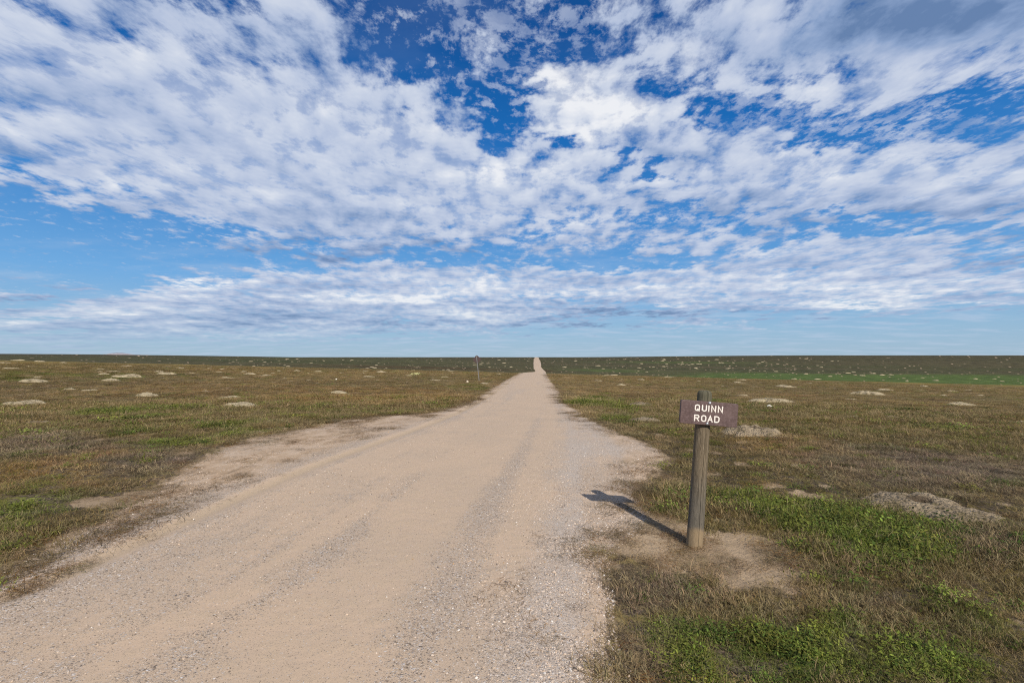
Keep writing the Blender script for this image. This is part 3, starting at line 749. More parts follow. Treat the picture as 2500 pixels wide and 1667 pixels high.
def build_growth():
    mg = mat_tinted('growth'); 
    protos = [proto_mesh('twig', twig_clump(k), mg) for k in range(4)] \
           + [proto_mesh('blade', blade_clump(20 + k), mg) for k in range(4)] \
           + [proto_mesh('leaf', leaf_clump(40 + k), mg) for k in range(4)] \
           + [proto_mesh('litter', mat_clump(60 + k), mg) for k in range(3)]
    col = collection_of('growth_kinds', protos)
    bands = [(NEAR_N, 2.1, 7.0, 1.0), (MID_N, 7.0, 26.0, 1.6), (FAR_N, 26.0, 112.0, 3.2)]
    for kind in ('grass', 'weeds', 'straw'):
        allP, allR, allS, allI, allT = [], [], [], [], []
        for bi, (n, r0, r1, big) in enumerate(bands):
            # uniform over the area inside a band
            N = int(n * (1.0 if kind == 'grass' else .75 if kind == 'weeds' else .70))
            rr = np.sqrt(rng.uniform(r0 * r0, r1 * r1, N)) if bi < 2 else np.exp(rng.uniform(math.log(r0), math.log(r1), N))
            aa = np.radians(rng.uniform(-53, 53, N)); X = rr * np.sin(aa); Y = rr * np.cos(aa)
            d, bare, g, r, s, y = ground_fields(X, Y)
            edge_thin = sstep(d, -.10, .9)
            clump = fbm(X * 5.5, Y * 5.5, 3, 55); hi = fbm(X * 1.2, Y * 1.2, 3, 56)
            if kind == 'grass':
                p = (1 - bare) * (.35 + .65 * edge_thin) * np.clip(1.15 - g * .45, 0, 1) * sstep(clump, .28, .46)
            elif kind == 'weeds':
                p = (1 - bare) * np.clip(g * (.95 if bi == 0 else .75) + .02, 0, 1) * sstep(clump + .08 * g, .38, .60)
                p = p + (.16 if bi == 0 else .09) * (1 - bare) * sstep(clump, .54, .68)
            else:
                fringe = np.exp(-((d + .12) / .38) ** 2) * sstep(fbm(X * 1.6, Y * 3.0, 3, 71), .50, .66)
                lside = sstep(ML(Y) + .25 - X, 0, .5) * (d < .1) * (1 - sstep(Y, 20, 34)) * sstep(fbm(X * 1.1, Y * 1.6, 4, 72), .46, .64) + .5 * sstep(X - MR(Y), .1, .5) * (d < .1) * sstep(Y, 6.3, 7) * (1 - sstep(Y, 10, 14)) * sstep(fbm(X * 1.5, Y * 1.8, 4, 74), .50, .66)
                p = np.clip(.75 * fringe + .60 * lside + (bare > .15) * (d > .05) * .8 * sstep(fbm(X * 2.4, Y * 2.4, 3, 73), .36, .60) + .25 * (1 - bare) * s, 0, 1)
            ok = rng.random(N) < p
            ok &= off_mounds(X, Y)
            X, Y, g, r, s, y, d, clump, hi = [v[ok] for v in (X, Y, g, r, s, y, d, clump, hi)]
            n2 = len(X)
            if not n2: continue
            Z = H(X, Y)
            near = rr[ok]
            size = big * rng.uniform(.65, 1.25, n2) * (.70 + .6 * hi) * np.clip(near / (5.0 if bi == 0 else 14.0 if bi == 1 else 60.0), .75, 1.5)
            size = np.where(bi == 0, size * .95, size)
            base = cured(field_tint(g, r, s, y), X, Y)
            j = rng.normal(1, .30, (n2, 1)).clip(.4, 1.9) * rng.normal(1, .06, (n2, 3))
            if kind == 'grass':
                c = base * j * 1.12
                pale = rng.random(n2) < (.10 + .25 * s); c[pale] = c[pale] * .4 + STRAWC * .7; size[pale] *= 1.35
                c[g > .3] = c[g > .3] * .75 + GRN * .25
                tw = rng.random(n2) < (.62 + .4 * y - .3 * s)
                c[tw] = c[tw] * .6 + (TWIG * j[tw]) * .45
                I = np.where(tw, rng.integers(0, 4, n2), rng.integers(4, 8, n2))
                zs = np.where(tw, .90, .45) * (1 if bi == 0 else .62 if bi == 1 else .24)
            elif kind == 'weeds':
                k2 = rng.random((n2, 1))
                c = (np.array((.070, .110, .020)) * (1 - k2) + np.array((.215, .245, .042)) * k2) * j
                c = np.where(rng.random((n2, 1)) < (.35 if bi == 0 else .6), c * .5 + OLIVE * .55, c)
                I = np.where(rng.random(n2) < .68, rng.integers(8, 12, n2), rng.integers(4, 8, n2))
                zs = np.ones(n2) * (1.0 if bi == 0 else .7 if bi == 1 else .25)
            else:
                onroad = (d < .15)
                c = np.where(onroad[:, None], BROWN * .6 + TWIG * .4, STRAWC * .55 + TWIG * .4) * j
                c = np.where((rng.random(n2) < .25)[:, None], RUSTC * .6 * j, c)
                I = rng.integers(12, 15, n2); zs = np.ones(n2) * (1 if bi == 0 else .8)
                size = size * .8
            S = np.stack([size, size, size * zs], 1)
            nrm = np.stack([rng.normal(0, .07, n2), rng.normal(0, .07, n2), rng.uniform(0, 6.283, n2)], 1)
            allP.append(np.stack([X, Y, Z], 1)); allR.append(nrm); allS.append(S); allI.append(I); allT.append(np.clip(c, .01, .6))
        lab = {'grass': 'short dry brown prairie grass and twiggy stems', 'weeds': 'low green leafy weeds growing in patches', 'straw': 'dead stems lying on bare soil and road edges'}[kind]
        scatter(kind, lab, col, np.concatenate(allP), np.concatenate(allR), np.concatenate(allS), np.concatenate(allI), np.concatenate(allT))

def build_pebbles():
    ms = mat_tinted('pebble', 0.0, 0.0, .25)
    col = collection_of('pebble_kinds', [proto_mesh('pebble', stone_proto(80 + k), ms) for k in range(6)])
    N = PEB_N
    X, Y = sample_fan(N, 2.0, 16.0, 53.0, .8)
    d = off_road(X, Y); L, Rr = XL(Y), XR(Y); U = (X - ML(Y)) / (MR(Y) - ML(Y))
    lane = fbm(U * 9, Y * .25, 3, 61)
    p = np.clip(.16 + 1.6 * (lane - .46) + .75 * sstep(U, .78, .93) + .30 * sstep(U, .40, .05) * sstep(Y, 9, 3) - .5 * np.exp(-((U - .6) / .1) ** 2) - .9 * np.exp(-((U - .075) / .03) ** 2), .03, 1) * sstep(fbm(X * 2.2, Y * 2.2, 3, 62), .25, .6)
    ok = (rng.random(N) < p) & (d < .12)
    X, Y, d = X[ok], Y[ok], d[ok]; n = len(X)
    Z = H(X, Y) + (.010 + .0001 * Y) * sstep(-d, -.10, .30)
    s = np.clip(np.exp(rng.normal(math.log(.0050), .40, n)), .0028, .017)
    k = rng.random(n)
    pal = np.array([(.62, .55, .47), (.54, .43, .33), (.50, .375, .265), (.48, .39, .32), (.36, .28, .22), (.22, .17, .135), (.14, .115, .10), (.42, .27, .14)])
    w = np.array([.07, .25, .30, .15, .11, .07, .03, .02]); T = pal[np.searchsorted(np.cumsum(w) / w.sum(), k)] * rng.normal(1, .08, (n, 1))
    rot = np.stack([rng.normal(0, .25, n), rng.normal(0, .25, n), rng.uniform(0, 6.28, n)], 1)
    scatter('gravel', 'loose pale and dark pebbles on the road', col, np.stack([X, Y, Z + s * .12], 1), rot, np.stack([s, s, s * .8], 1), rng.integers(0, 6, n), np.clip(T, .04, .8))
NEAR_N, MID_N, FAR_N, PEB_N = 14000, 52000, 80000, 200000

# ------------------------------------------------------------------ prairie dog mounds
def mound_mesh(name, seed, ns, nr, crater=0.0, cx=0.0, cy=0.0, cr=.3, rough=.10, spur=0.0):
    V = [(0, 0, 0)]; r = random.Random(seed)
    ph = [r.uniform(0, 6.28) for _ in range(5)]
    rs = np.linspace(0, 1, nr + 1)[1:]; th = np.arange(ns) / ns * 2 * math.pi
    Rm, T = np.meshgrid(rs, th, indexing='ij')
    out = 1 + .13 * np.sin(2 * T + ph[0]) + .12 * np.sin(3 * T + ph[1]) + .09 * np.sin(5 * T + ph[2]) + .07 * np.sin(9 * T + ph[3]) + .05 * np.sin(14 * T + ph[4])
    X = Rm * out * np.cos(T); Y = Rm * out * np.sin(T)
    def hh(X, Y, Rm):
        z = np.clip(1 - Rm ** 2.2, 0, 1) ** 1.15
        z = z * (.80 + .55 * (fbm(X * 2.0 + seed, Y * 2.0, 3, seed) - .5) * 2 * rough * 5) + rough * 2.4 * (fbm(X * 5 + seed, Y * 5, 4, seed + 5, .62) - .5)
        if crater:
            q = np.exp(-(((X - cx) / cr) ** 2 + ((Y - cy) / (cr * .8)) ** 2) ** 1.3)
            z = z * (1 - q * crater) - q * crater * .12
            z = z * (1 + .45 * Y) - 1.3 * np.exp(-(((X - cx - .02) / (cr * .42)) ** 2 + ((Y - cy - cr * .35) / (cr * .30)) ** 2) ** 1.5)
        return z - .30 * sstep(Rm, .66, 1.0)
    Z = hh(X, Y, Rm)
    z0 = float(hh(np.zeros(1), np.zeros(1), np.zeros(1))[0])
    V = np.concatenate([[[0, 0, z0]], np.stack([X.ravel(), Y.ravel(), Z.ravel()], 1)])
    tr = np.array([(0, 1 + k, 1 + (k + 1) % ns) for k in range(ns)])
    i = 1 + np.arange(nr - 1)[:, None] * ns; j = np.arange(ns)[None, :]; j2 = (j + 1) % ns
    Q = np.stack([i + j, i + ns + j, i + ns + j2, i + j2], -1).reshape(-1, 4)
    me = mesh_np(name, V, Q, tr)
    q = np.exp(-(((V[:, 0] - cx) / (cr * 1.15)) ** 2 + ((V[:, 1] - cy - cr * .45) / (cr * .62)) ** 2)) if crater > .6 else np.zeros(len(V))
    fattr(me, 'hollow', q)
    return me
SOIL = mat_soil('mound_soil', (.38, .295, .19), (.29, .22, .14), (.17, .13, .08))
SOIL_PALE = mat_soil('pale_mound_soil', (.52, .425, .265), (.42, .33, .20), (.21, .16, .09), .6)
SOIL_OLD = mat_soil('old_mound_soil', (.33, .26, .17), (.24, .18, .11), (.12, .09, .05))
def place_mound(me, px, py, w, h_ratio=.13, depth=.85, far=False, rot=None):
    x, y = at(px, py)
    rad = w / 2 / F * y
    o = bpy.data.objects.new('dirt_mound', me); C.objects.link(o)
    ez = .6
    nx = float(H0(x - ez, y) - H0(x + ez, y)) / (2 * ez); ny = float(H0(x, y - ez) - H0(x, y + ez)) / (2 * ez)
    q = Vector((nx, ny, 1)).normalized().to_track_quat('Z', 'Y')
    a = 0.0 if rot is not None else random.uniform(-.4, .4) + random.choice((0, math.pi))
    if rot is not None: a = rot
    nrm = Vector((nx, ny, 1)).normalized()
    ax = Vector((1, 0, -nx)).normalized(); ay = nrm.cross(ax)
    M = Matrix((ax, ay, nrm)).transposed().to_4x4() @ Matrix.Rotation(a, 4, 'Z')
    z = float(H(x, y)[0])
    o.matrix_world = Matrix.Translation((x, y, z)) @ M @ Matrix.Diagonal((rad, rad * depth, 2 * rad * h_ratio, 1))
    MOUND_SPOTS.append((x, y, rad * .95, rad * depth * .95))
    return o

BIG = [  # named mounds nearest the camera: px, py, width, height ratio, depth, kind, label
    (2250, 1240, 275, .085, .85, 'crater_a', 'large pale dirt mound with a sunken burrow hollow, nearest the camera right of the sign'),
    (1838, 1062, 132, .17, .70, 'crater_b', 'pale ring shaped dirt mound with a hollow top just beyond the brown road sign'),
    (1880, 984, 106, .15, .75, 'dome_a', 'broad pale dirt mound with a white stone lying in front of it'),
    (2116, 964, 66, .18, .85, 'dome_b', 'smooth rounded pale dirt dome standing alone in the right field'),
    (2345, 989, 66, .15, .80, 'dome_c', 'pale dirt mound with a dark overgrown left side in the right field'),
    (2271, 1003, 52, .12, .80, 'dome_d', 'low narrow pale dirt mound just left of and nearer than the dark sided one'),
    (591, 993, 92, .17, .75, 'dome_a', 'wide flat pale dirt mound nearest the road in the left field'),
    (58, 988, 84, .15, .75, 'dome_c', 'wide pale dirt mound with several small humps near the left edge of the photo'),
    (561, 972, 50, .17, .80, 'dome_c', 'small pale dirt mound just behind the wide flat one left of the road'),
    (359, 965, 60, .17, .70, 'dome_d', 'pale dirt mound shaped like a low ridge in the orange grass of the left field'),
    (828, 959, 44, .17, .75, 'dome_b', 'bright pale dirt mound with a smaller lump beside it, in orange grass'),
    (310, 920, 62, .15, .75, 'dome_c', 'long pale dirt mound in the green strip of the left field'),
    (82, 932, 62, .13, .75, 'dome_a', 'long low brownish dirt mound in the green strip near the left edge'),
    (1563, 990, 60, .17, .80, 'old', 'brown overgrown dirt mound left of the road sign board'),
    (1919, 945, 46, .13, .80, 'dome_d', 'small pale dirt mound beyond the broad one right of the sign board'),
    (85, 1032, 70, .10, .70, 'dome_e', 'worn pale dirt mound with dry weeds on it, lowest in the left field'),
    (2083, 1020, 50, .10, .70, 'dome_e', 'left one of a pair of worn dirt mounds with brown weeds between them, right field'),
    (2187, 1022, 54, .11, .70, 'dome_d', 'right one of a pair of worn dirt mounds with brown weeds between them, right field'),
    (1572, 1028, 78, .13, .70, 'old', 'half overgrown brown dirt mound below the left end of the sign board'),
    (2490, 1031, 56, .12, .70, 'dome_e', 'dirt mound cut off by the right edge of the photo'),
]
MID_L = [(41, 880, 30), (12, 887, 28), (98, 884, 28), (154, 886, 20), (27, 900, 35), (69, 894, 12), (219, 891, 10), (246, 901, 18), (275, 907, 32), (245, 907, 14), (253, 914, 30), (93, 922, 24),
         (270, 928, 44), (308, 894, 26), (351, 897, 12), (389, 907, 30), (406, 914, 48), (441, 899, 22), (468, 911, 20), (408, 896, 18), (512, 900, 16), (542, 902, 14), (536, 909, 20), (558, 922, 32),
         (596, 907, 18), (610, 914, 30), (636, 917, 14), (170, 949, 34), (218, 952, 36), (215, 968, 20), (248, 966, 13), (501, 954, 16), (652, 917, 24), (681, 906, 14), (724, 906, 22), (776, 907, 20),
         (667, 910, 14), (752, 910, 10), (836, 910, 14), (697, 923, 14), (709, 930, 12), (753, 928, 18), (886, 910, 12), (892, 906, 16), (931, 908, 34), (901, 921, 30), (922, 928, 9), (998, 917, 22),
         (1057, 922, 12), (1062, 928, 28), (1085, 920, 22), (1103, 907, 22), (1108, 912, 16), (1185, 936, 26), (1219, 915, 16), (851, 962, 15)]
MID_R = [(1481, 915, 12), (1499, 916, 20), (1475, 919, 14), (1461, 929, 22), (1518, 926, 10), (1564, 927, 20), (1633, 921, 28), (1706, 930, 12), (1517, 940, 30), (1542, 943, 12), (1810, 928, 28), (1803, 934, 30),
         (1765, 942, 10), (1906, 944, 28), (1811, 966, 32), (1774, 963, 11), (1642, 984, 16), (2162, 954, 36), (2078, 975, 28), (2255, 943, 28), (2326, 956, 28), (2365, 953, 26), (2304, 967, 22), (2394, 966, 30),
         (1715, 954, 20), (1737, 956, 16), (1974, 936, 20), (2398, 977, 16)]
GREEN_R = [(1996, 926, 18), (1939, 925, 15), (2026, 919, 11), (2106, 917, 15), (2132, 912, 17), (2154, 916, 15), (2175, 915, 13), (2070, 911, 14), (1968, 913, 12), (1894, 907, 11), (2381, 925, 11), (2428, 925, 9),
           (2447, 931, 10), (2252, 922, 10), (2206, 924, 9), (2214, 931, 9), (2285, 929, 16), (1460, 893, 14), (1560, 898, 10), (1620, 895, 10)]
ORD = ['first', 'second', 'third', 'fourth', 'fifth', 'sixth', 'seventh', 'eighth', 'ninth', 'tenth', 'eleventh', 'twelfth', 'thirteenth', 'fourteenth', 'fifteenth', 'sixteenth', 'seventeenth', 'eighteenth', 'nineteenth', 'twentieth']
def build_mounds():
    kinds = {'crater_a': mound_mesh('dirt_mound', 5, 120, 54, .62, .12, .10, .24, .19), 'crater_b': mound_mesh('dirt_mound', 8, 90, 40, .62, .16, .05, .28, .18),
             'dome_a': mound_mesh('dirt_mound', 12, 56, 18, 0, rough=.09), 'dome_b': mound_mesh('dirt_mound', 17, 56, 18, 0, rough=.05), 'dome_c': mound_mesh('dirt_mound', 21, 56, 18, .35, -.45, .0, .25, .11),
             'dome_d': mound_mesh('dirt_mound', 29, 56, 18, .2, .3, .1, .25, .14), 'dome_e': mound_mesh('dirt_mound', 35, 56, 18, .3, -.2, .2, .3, .20)}
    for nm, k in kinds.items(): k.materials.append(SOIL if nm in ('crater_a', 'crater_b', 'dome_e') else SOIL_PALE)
    old = mound_mesh('dirt_mound', 44, 56, 18, 0, rough=.14); old.materials.append(SOIL_OLD); kinds['old'] = old
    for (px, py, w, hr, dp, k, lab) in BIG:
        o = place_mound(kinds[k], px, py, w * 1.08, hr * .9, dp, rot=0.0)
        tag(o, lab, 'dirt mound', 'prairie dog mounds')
    small = [mound_mesh('dirt_mound', 100 + s, 30, 8, 0, rough=.22) for s in range(6)]
    for k in small: k.materials.append(SOIL_PALE)
    def rows(items, cuts):
        out = [[] for _ in range(len(cuts) + 1)]
        for it in items: out[sum(it[1] > c for c in cuts)].append(it)
        return [sorted(r) for r in out]
    def words(w): return 'tiny' if w < 13 else 'small' if w < 24 else 'wide'
    groups = [(rows(MID_L, [890, 903, 908.5, 913, 919, 929]), ['in the left field row nearest the horizon', 'along the far rim of the left field', 'just below the far rim of the left field', 'in the second row below the left far rim', 'in the third row below the left far rim', 'in the middle of the left field', 'in the orange grass of the left field'], False),
              (rows(MID_R, [922, 932, 946]), ['along the far rim right of the road', 'in the second row below the right far rim', 'in the third row below the right far rim', 'near the middle of the right field'], False)]
    for rws, names, far in groups:
        for rw, nm in zip(rws, names):
            for k, (px, py, w) in enumerate(rw):
                o = place_mound(small[(k * 5 + int(px)) % 6], px, py, w * 1.05, .105, .65)
                tag(o, '%s pale dirt mound, %s from left %s' % (words(w), ORD[k], nm), 'dirt mound', 'prairie dog mounds')
    for k, (px, py, w) in enumerate(sorted(GREEN_R)):
        o = place_mound(small[k % 6], px, py, w * 1.05, .13, .8, far=True)
        tag(o, '%s pale dirt mound, %s from left along the far green strip at right' % (words(w), ORD[k]), 'dirt mound', 'prairie dog mounds')
    # the dark slope beyond the dip is peppered with specks
    tiny = [mound_mesh('dirt_mound', 200 + s, 12, 3, 0, rough=.12) for s in range(4)]
    for k in tiny: k.materials.append(SOIL_PALE)
    r = random.Random(5); n = 0
    for side, x0, x1, y0, y1, cnt, lab in ((0, 560, 1290, 874, 904, 50, 'tiny pale dirt mound among many on the dark far slope left of the road'),
                                           (1, 1335, 2100, 875, 908, 50, 'tiny pale dirt mound among many on the far slope right of the road')):
        done = 0
        while done < cnt:
            px = r.uniform(x0, x1); py = y0 + (y1 - y0) * r.random() ** .8
            x, y = at(px, py, 250, 760)
            if abs((HZ - py) / F - (float(H0(x, y)) - EYE) / y) > .0006: 
                if r.random() < .9: continue
            if XL(y) - 3 < x < XR(y) + 3: continue
            if fbm(np.array([px * .012]), np.array([py * .1]), 3, 15)[0] < .43: continue
            w = r.choice((6, 7, 8, 9, 10, 12))
            o = place_mound(tiny[done % 4], px, py, w, .13, .9, far=True)
            tag(o, lab, 'dirt mound', 'specks on the far slope left of the road' if side == 0 else 'specks on the far slope right of the road')
            done += 1
build_mounds()

# ------------------------------------------------------------------ road sign
def mat_wood():
    m, g, out = material('weathered_wood')
    oc = g.n('ShaderNodeTexCoord').outputs['Object']
    x, y, z = g.sep(oc)
    ang = g.math('ARCTAN2', x, g.mul(y, -1.0))
    w1 = g.noise(g.xyz(g.mul(ang, 1.3), g.mul(z, 2.2), 0), 2.0, 3, .5)
    gv = g.xyz(g.add(g.mul(ang, 9.0), g.mul(w1, 9.0)), g.mul(z, 2.6), 0.0)
    grain = g.noise(gv, 1.0, 5, .65)
    fine = g.noise(g.xyz(g.mul(ang, 42.0), g.mul(z, 6.0), 0), 1.0, 3, .6)
    col = g.ramp(g.add(g.mul(grain, .7), g.mul(fine, .3)), [(.25, (.030, .022, .013)), (.42, (.125, .094, .058)), (.58, (.215, .165, .105)), (.8, (.33, .265, .18))])
    # greyer with age on the lower half, raw and sandy where it meets the soil, green grey at the head
    n2 = g.noise(oc, 7.0, 4, .6, dims='3D')
    age = g.smooth(g.add(z, g.mul(g.sub(n2, .5), .35)), .85, .30)
    col = g.mix(g.mul(age, .55), col, g.mix(grain, (.050, .050, .044), (.165, .160, .140)))
    sandy = g.smooth(g.add(z, g.mul(g.sub(n2, .5), .12)), .185, .135)
    col = g.mix(g.mul(sandy, .75), col, g.mix(grain, (.20, .135, .07), (.42, .30, .17)))
    head = g.smooth(z, 1.29, 1.36)
    col = g.mix(g.mul(head, .6), col, g.mix(fine, (.030, .038, .022), (.14, .145, .10)))
    crack = g.math('ABSOLUTE', g.sub(ang, g.add(.05, g.mul(g.sub(g.noise(g.xyz(0, z, 0), 3.0, 4, .6), .5), .35))))
    crack = g.smooth(crack, .035, .008)
    crack2 = g.smooth(g.noise(g.xyz(g.mul(ang, 14.0), g.mul(z, 1.1), 0), 1.0, 2, .5), .70, .76)
    cr = g.math('MAXIMUM', crack, crack2)
    col = g.mix(g.mul(cr, .8), col, (.02, .015, .01))
    nrm = bump(g, g.sub(g.add(grain, g.mul(fine, .5)), g.mul(cr, 1.5)), .7, .006)
    principled(g, out, col, .9, .15, nrm)
    return m
def mat_board():
    m, g, out = material('brown_stain')
    oc = g.n('ShaderNodeTexCoord').outputs['Object']
    n1 = g.noise(oc, 9.0, 5, .65, dims='3D'); n2 = g.noise(oc, 70.0, 4, .7, dims='3D')
    col = g.mix(g.smooth(n1, .3, .7), (.086, .050, .043), (.130, .082, .070))
    col = g.mix(g.mul(g.smooth(n2, .50, .72), .55), col, (.235, .165, .160))
    col = g.mix(g.mul(g.smooth(n2, .46, .30), .5), col, (.050, .028, .028))
    nrm = bump(g, n2, .4, .002)
    principled(g, out, col, .62, .35, nrm)
    return m
def mat_plain(name, col, rough=.6, spec=.3, metal=0.0, vary=.25, scale=30.0):
    m, g, out = material(name)
    oc = g.n('ShaderNodeTexCoord').outputs['Object']
    n1 = g.noise(oc, scale, 4, .6, dims='3D')
    c = g.mix(n1, tuple(v * (1 - vary) for v in col), tuple(min(v * (1 + vary), .95) for v in col))
    principled(g, out, c, rough, spec, bump(g, n1, .15, .002), metal)
    return m
import bmesh
def bm_obj(name, bm, mat, parent, loc=(0, 0, 0), smooth=True):
    bmesh.ops.recalc_face_normals(bm, faces=bm.faces)
    me = bpy.data.meshes.new(name); bm.to_mesh(me); bm.free()
    if smooth: me.polygons.foreach_set('use_smooth', np.ones(len(me.polygons), bool))
    o = link(name, me, mat, parent, loc)
    return o
def lathe(bm, prof, n=40, wob=0.0, seed=0, elong=(1, 1)):
    rings = []
    for (r, z) in prof:
        ring = []
        for k in range(n):
            a = 2 * math.pi * k / n
            q = r * (1 + wob * (mnoise.noise(Vector((math.cos(a) * 1.3 + seed, math.sin(a) * 1.3, z * 1.5))) + .5 * mnoise.noise(Vector((math.cos(a) * 5 + seed, math.sin(a) * 5, z * 4)))))
            ring.append(bm.verts.new((q * math.cos(a) * elong[0], q * math.sin(a) * elong[1], z)))
        rings.append(ring)
    for a, b in zip(rings, rings[1:]):
        for k in range(n):
            bm.faces.new((a[k], a[(k + 1) % n], b[(k + 1) % n], b[k]))
    bm.faces.new(list(reversed(rings[0]))); bm.faces.new(rings[-1])
def rounded_plate(bm, outline, t, bev):
    bot = [bm.verts.new((x, t / 2, z)) for x, z in outline]; top = [bm.verts.new((x, -t / 2, z)) for x, z in outline]
    bm.faces.new(top); bm.faces.new(list(reversed(bot)))
    n = len(outline)
    for k in range(n): bm.faces.new((bot[k], bot[(k + 1) % n], top[(k + 1) % n], top[k]))
    edges = [e for e in bm.edges if (abs(e.verts[0].co.y - e.verts[1].co.y) < 1e-6)]
    bmesh.ops.bevel(bm, geom=edges, offset=bev, segments=3, profile=.5, affect='EDGES')
def arc(cx, cz, rx, rz, a0, a1, n=10):
    return [(cx + rx * math.cos(math.radians(a0 + (a1 - a0) * k / n)), cz + rz * math.sin(math.radians(a0 + (a1 - a0) * k / n))) for k in range(n + 1)]
GLYPH = {   # strokes in a box one wide and one high
    'Q': [arc(.5, .73, .5, .27, 180, 0) + arc(.5, .27, .5, .27, 0, -180) + [(0, .73)], [(.55, .27), (.98, -.03)]],
    'U': [[(0, 1), (0, .27)] + arc(.5, .27, .5, .27, 180, 360) + [(1, 1)]],
    'I': [[(.5, 1), (.5, 0)]],
    'N': [[(0, 0), (0, 1), (1, 0), (1, 1)]],
    'R': [[(0, 0), (0, 1), (.62, 1)] + arc(.62, .75, .36, .25, 90, -90)[1:] + [(0, .5)], [(.45, .5), (1, 0)]],
    'O': [arc(.5, .73, .5, .27, 180, 0) + arc(.5, .27, .5, .27, 0, -180) + [(0, .73)]],
    'A': [[(0, 0), (.5, 1), (1, 0)], [(.2, .34), (.8, .34)]],
    'D': [[(0, 0), (0, 1), (.45, 1)] + arc(.45, .66, .55, .34, 90, 0)[1:] + arc(.45, .34, .55, .34, 0, -90) + [(0, 0)]],
}
def letter_strokes(name, lines, rad, flat, mat, parent, loc):
    """painted, softly raised letters: lines = (char, x, z, width, height)"""
    bm = bmesh.new()
    for li, (ch, x, z, w, h) in enumerate(lines):
        for si, st in enumerate(GLYPH[ch]):
            pts = [Vector((x + a * w, 0, z + b * h)) for a, b in st]
            closed = (pts[0] - pts[-1]).length < 1e-5 and len(pts) > 4
            if closed: pts = pts[:-1]
            n = len(pts); ring = []
            dep = flat * (1 + .06 * si + .013 * li)
            for k in range(n):
                a = pts[k - 1] if (k > 0 or closed) else None; b = pts[(k + 1) % n] if (k < n - 1 or closed) else None
                d1 = (pts[k] - a).normalized() if a is not None else None; d2 = (b - pts[k]).normalized() if b is not None else None
                if d1 is None: d1 = d2
                if d2 is None: d2 = d1
                dd = (d1 + d2)
                dd = dd.normalized() if dd.length > .05 else d1
                sd = Vector((-dd.z, 0, dd.x)); mit = 1 / max(.45, sd.dot(Vector((-d1.z, 0, d1.x))))
                ring.append([bm.verts.new(pts[k] + sd * rad * mit * math.cos(t) + Vector((0, -dep * math.sin(t), 0))) for t in [math.pi * q / 6 for q in range(7)]])
            m_ = n if closed else n - 1
            for k in range(m_):
                A, B = ring[k], ring[(k + 1) % n]
                for q in range(6): bm.faces.new((A[q], A[q + 1], B[q + 1], B[q]))
            if not closed:       # rounded ends
                for end, d in ((0, (pts[0] - pts[1]).normalized()), (n - 1, (pts[-1] - pts[-2]).normalized())):
                    prev = ring[end]
                    for f_ in (.5, .85, 1.0):
                        s_ = math.sqrt(max(0, 1 - f_ * f_)); c0 = pts[end] + d * rad * f_
                        cur = [bm.verts.new(c0 + (v.co - pts[end]) * max(s_, .05)) for v in ring[end]]
                        for q in range(6): bm.faces.new((prev[q], prev[q + 1], cur[q + 1], cur[q]))
                        prev = cur
    return bm_obj(name, bm, mat, parent, loc)

def build_sign():
    bx, by = at(1695, 1331)
    bz = float(H(bx, by)[0])
    root = bpy.data.objects.new('road_sign', None); C.objects.link(root); root.location = (bx, by, bz)
    root.rotation_euler = (R(-1.0), R(4.3), 0)
    tag(root, 'brown wooden road sign with white routed lettering on a leaning round weathered post', 'road sign')
    s = by / F          # metres per photo pixel at the post
    hpost = 378 * s
    bm = bmesh.new()
    r0, r1 = 19.2 * s, 16.6 * s
    prof = [(r0 * 1.02, -.25)] + [(r0 + (r1 - r0) * k / 24, hpost * .975 * k / 24) for k in range(25)] + [(r1 * .965, hpost * .988), (r1 * .86, hpost * .997), (r1 * .62, hpost * 1.003), (r1 * .2, hpost * 1.005)]
    lathe(bm, prof, 56, .025, 2)
    bm_obj('post', bm, mat_wood(), root)
    W, Hh, T = 139.5 * s * .965, 58.5 * s * .965, .040
    zc = 325.5 * s
    bm = bmesh.new()
    rng_ = random.Random(3)
    ol = []
    c = .010
    cor = [(-W / 2, -Hh / 2), (W / 2, -Hh / 2), (W / 2, Hh / 2), (-W / 2, Hh / 2)]
    for i, (x, z) in enumerate(cor):
        px_, pz_ = cor[i - 1]; nx_, nz_ = cor[(i + 1) % 4]
        for (tx, tz) in ((px_, pz_), (nx_, nz_)):
            d = Vector((tx - x, 0, tz - z)).normalized(); ol.append((x + d.x * c, z + d.z * c))
    rounded_plate(bm, ol, T, .004)
    yb = -(r1 + T / 2 - .004)
    board = bm_obj('sign_board', bm, mat_board(), root, (5.0 * s - .004, yb, zc), smooth=False)
    board.rotation_euler = (0, R(.2), R(-3.5))
    lines = []
    for ch, u0, u1 in (('Q', .252, .322), ('U', .376, .444), ('I', .452, .522), ('N', .540, .606), ('N', .655, .724)):
        lines.append((ch, (u0 - .5) * W, (.5 - .41) * Hh, (u1 - u0) * W, .235 * Hh))
    for ch, u0, u1 in (('R', .252, .325), ('O', .374, .446), ('A', .487, .560), ('D', .603, .676)):
        lines.append((ch, (u0 - .5) * W, (.5 - .845) * Hh, (u1 - u0) * W, .235 * Hh))
    letter_strokes('lettering', lines, .0059, .0022, mat_plain('white_paint', (.78, .70, .60), .6, .3, 0, .12, 60), board, (0, -T / 2 - .0003, 0))
    steel = mat_plain('bolt_steel', (.52, .52, .52), .38, .5, .75, .12, 80)
    for u, v in ((.497, .055), (.478, .935)):
        bm = bmesh.new()
        lathe(bm, [(.0130, -.002), (.0130, .0015), (.0118, .0045), (.0085, .0075), (.0040, .0092), (.0008, .0096)], 20)
        b = bm_obj('bolt', bm, steel, board, ((u - .5) * W, -T / 2, (.5 - v) * Hh)); b.rotation_euler = (R(90), 0, 0)
build_sign()

